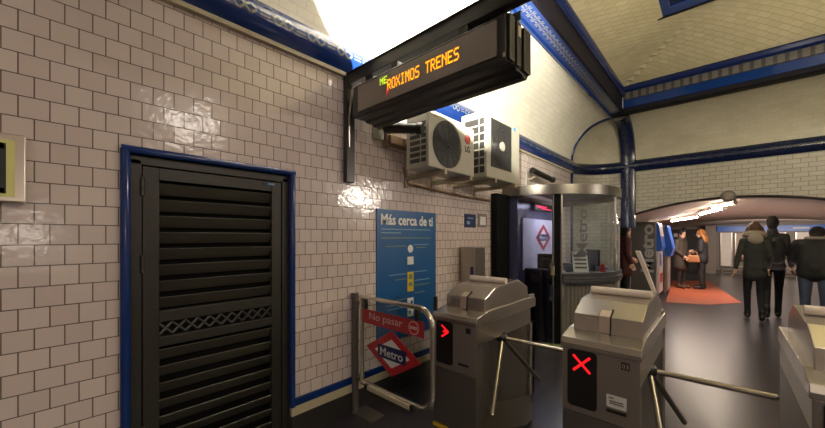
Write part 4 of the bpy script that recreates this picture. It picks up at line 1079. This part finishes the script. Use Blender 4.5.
# ------------------------------------------------------------------ lights
def lamp(name, kind, loc, energy, col=(1,1,1), size=.3, rot=None, target=None, **kw):
    l = bpy.data.lights.new(name, kind); l.energy = energy; l.color = col
    if kind == 'AREA':
        l.size = size
        if 'sy' in kw: l.shape = 'RECTANGLE'; l.size_y = kw['sy']
        l.spread = kw.get('spread', PI)
    else: l.shadow_soft_size = size
    if kind == 'SPOT': l.spot_size = kw.get('cone', 2.6); l.spot_blend = kw.get('blend', .3)
    o = bpy.data.objects.new(name, l); COL.objects.link(o); o.location = loc
    if target is not None: o.rotation_euler = (Vector(target)-Vector(loc)).to_track_quat('-Z', 'Y').to_euler()
    return o
WARM = (1.0, .88, .77)
lamp('floodlight_beam', 'SPOT', (-.93, 1.86, 2.756), 2000, (1.0, .94, .80), .015, target=(-.93-1, 1.86+.25, 2.756+.2), cone=R_(130), blend=.22)
lamp('hall_lamp', 'AREA', (3.0, 1.9, 3.75), 44, WARM, .7, target=(2.2,1.9,0), sy=.12)
lamp('hall_lamp', 'AREA', (3.2, 6.3, 2.7), 11, WARM, .5, target=(-2.3,2.2,1.7), sy=.12, spread=1.3)
lamp('hall_lamp', 'AREA', (1.8, -2.4, 4.0), 60, WARM, 1.0, target=(1.4,-2.0,0), sy=.2)
lamp('wall_lamp', 'AREA', (3.4, -.25, 1.55), 8, WARM, .45, target=(-2,-.2,1.5), sy=.22)
lamp('uplight', 'AREA', (2.2, 3.0, 3.2), 185, (1.0,.88,.66), .8, target=(1.2,4.6,6.0))
lamp('vestibule_fill', 'AREA', (-.05, 11.6, 1.92), 150, (1.0,.80,.68), .5, target=(.0,11.6,0), sy=5.0)  # unseen strip added beside the tubes, placed to throw glare on the floor
lamp('vestibule_fill', 'AREA', (1.6, 15.5, 1.75), 70, (1.0,.86,.72), 2.5, target=(1.6,17.5,.4), sy=.3)
lamp('vestibule_bounce', 'AREA', (.4, 11.0, .9), 22, (1.0,.74,.62), 2.0, target=(.4,11.0,4), sy=5.0)
lamp('booth_fill', 'AREA', (-1.9, 5.7, 2.05), 14, (.92,.93,1.0), .5, target=(-1.9,5.7,0))
lamp('booth_fill', 'AREA', (-1.75, 6.25, 2.0), 9, (1.0,.95,.88), .4, target=(-2.3,6.9,1.0))  # added to brighten the wall seen through the booth glass
w = bpy.data.worlds.new('dim_air'); scene.world = w; w.use_nodes = True
w.node_tree.nodes['Background'].inputs[0].default_value = (.9,.84,.79,1); w.node_tree.nodes['Background'].inputs[1].default_value = .22

# ------------------------------------------------------------------ camera
cam = bpy.data.cameras.new('camera'); co = bpy.data.objects.new('camera', cam); COL.objects.link(co)
co.location = (0,0,1.5); co.rotation_euler = (PI/2, 0, math.atan2(309.5, 335))
cam.sensor_width = 36; cam.lens = 335/825*36; cam.shift_y = 23/825; cam.clip_start = .05
scene.camera = co
scene.view_settings.view_transform = 'Standard'
scene.view_settings.look = 'None'
scene.view_settings.exposure = 0
scene.cycles.use_denoising = True
scene.cycles.max_bounces = 8
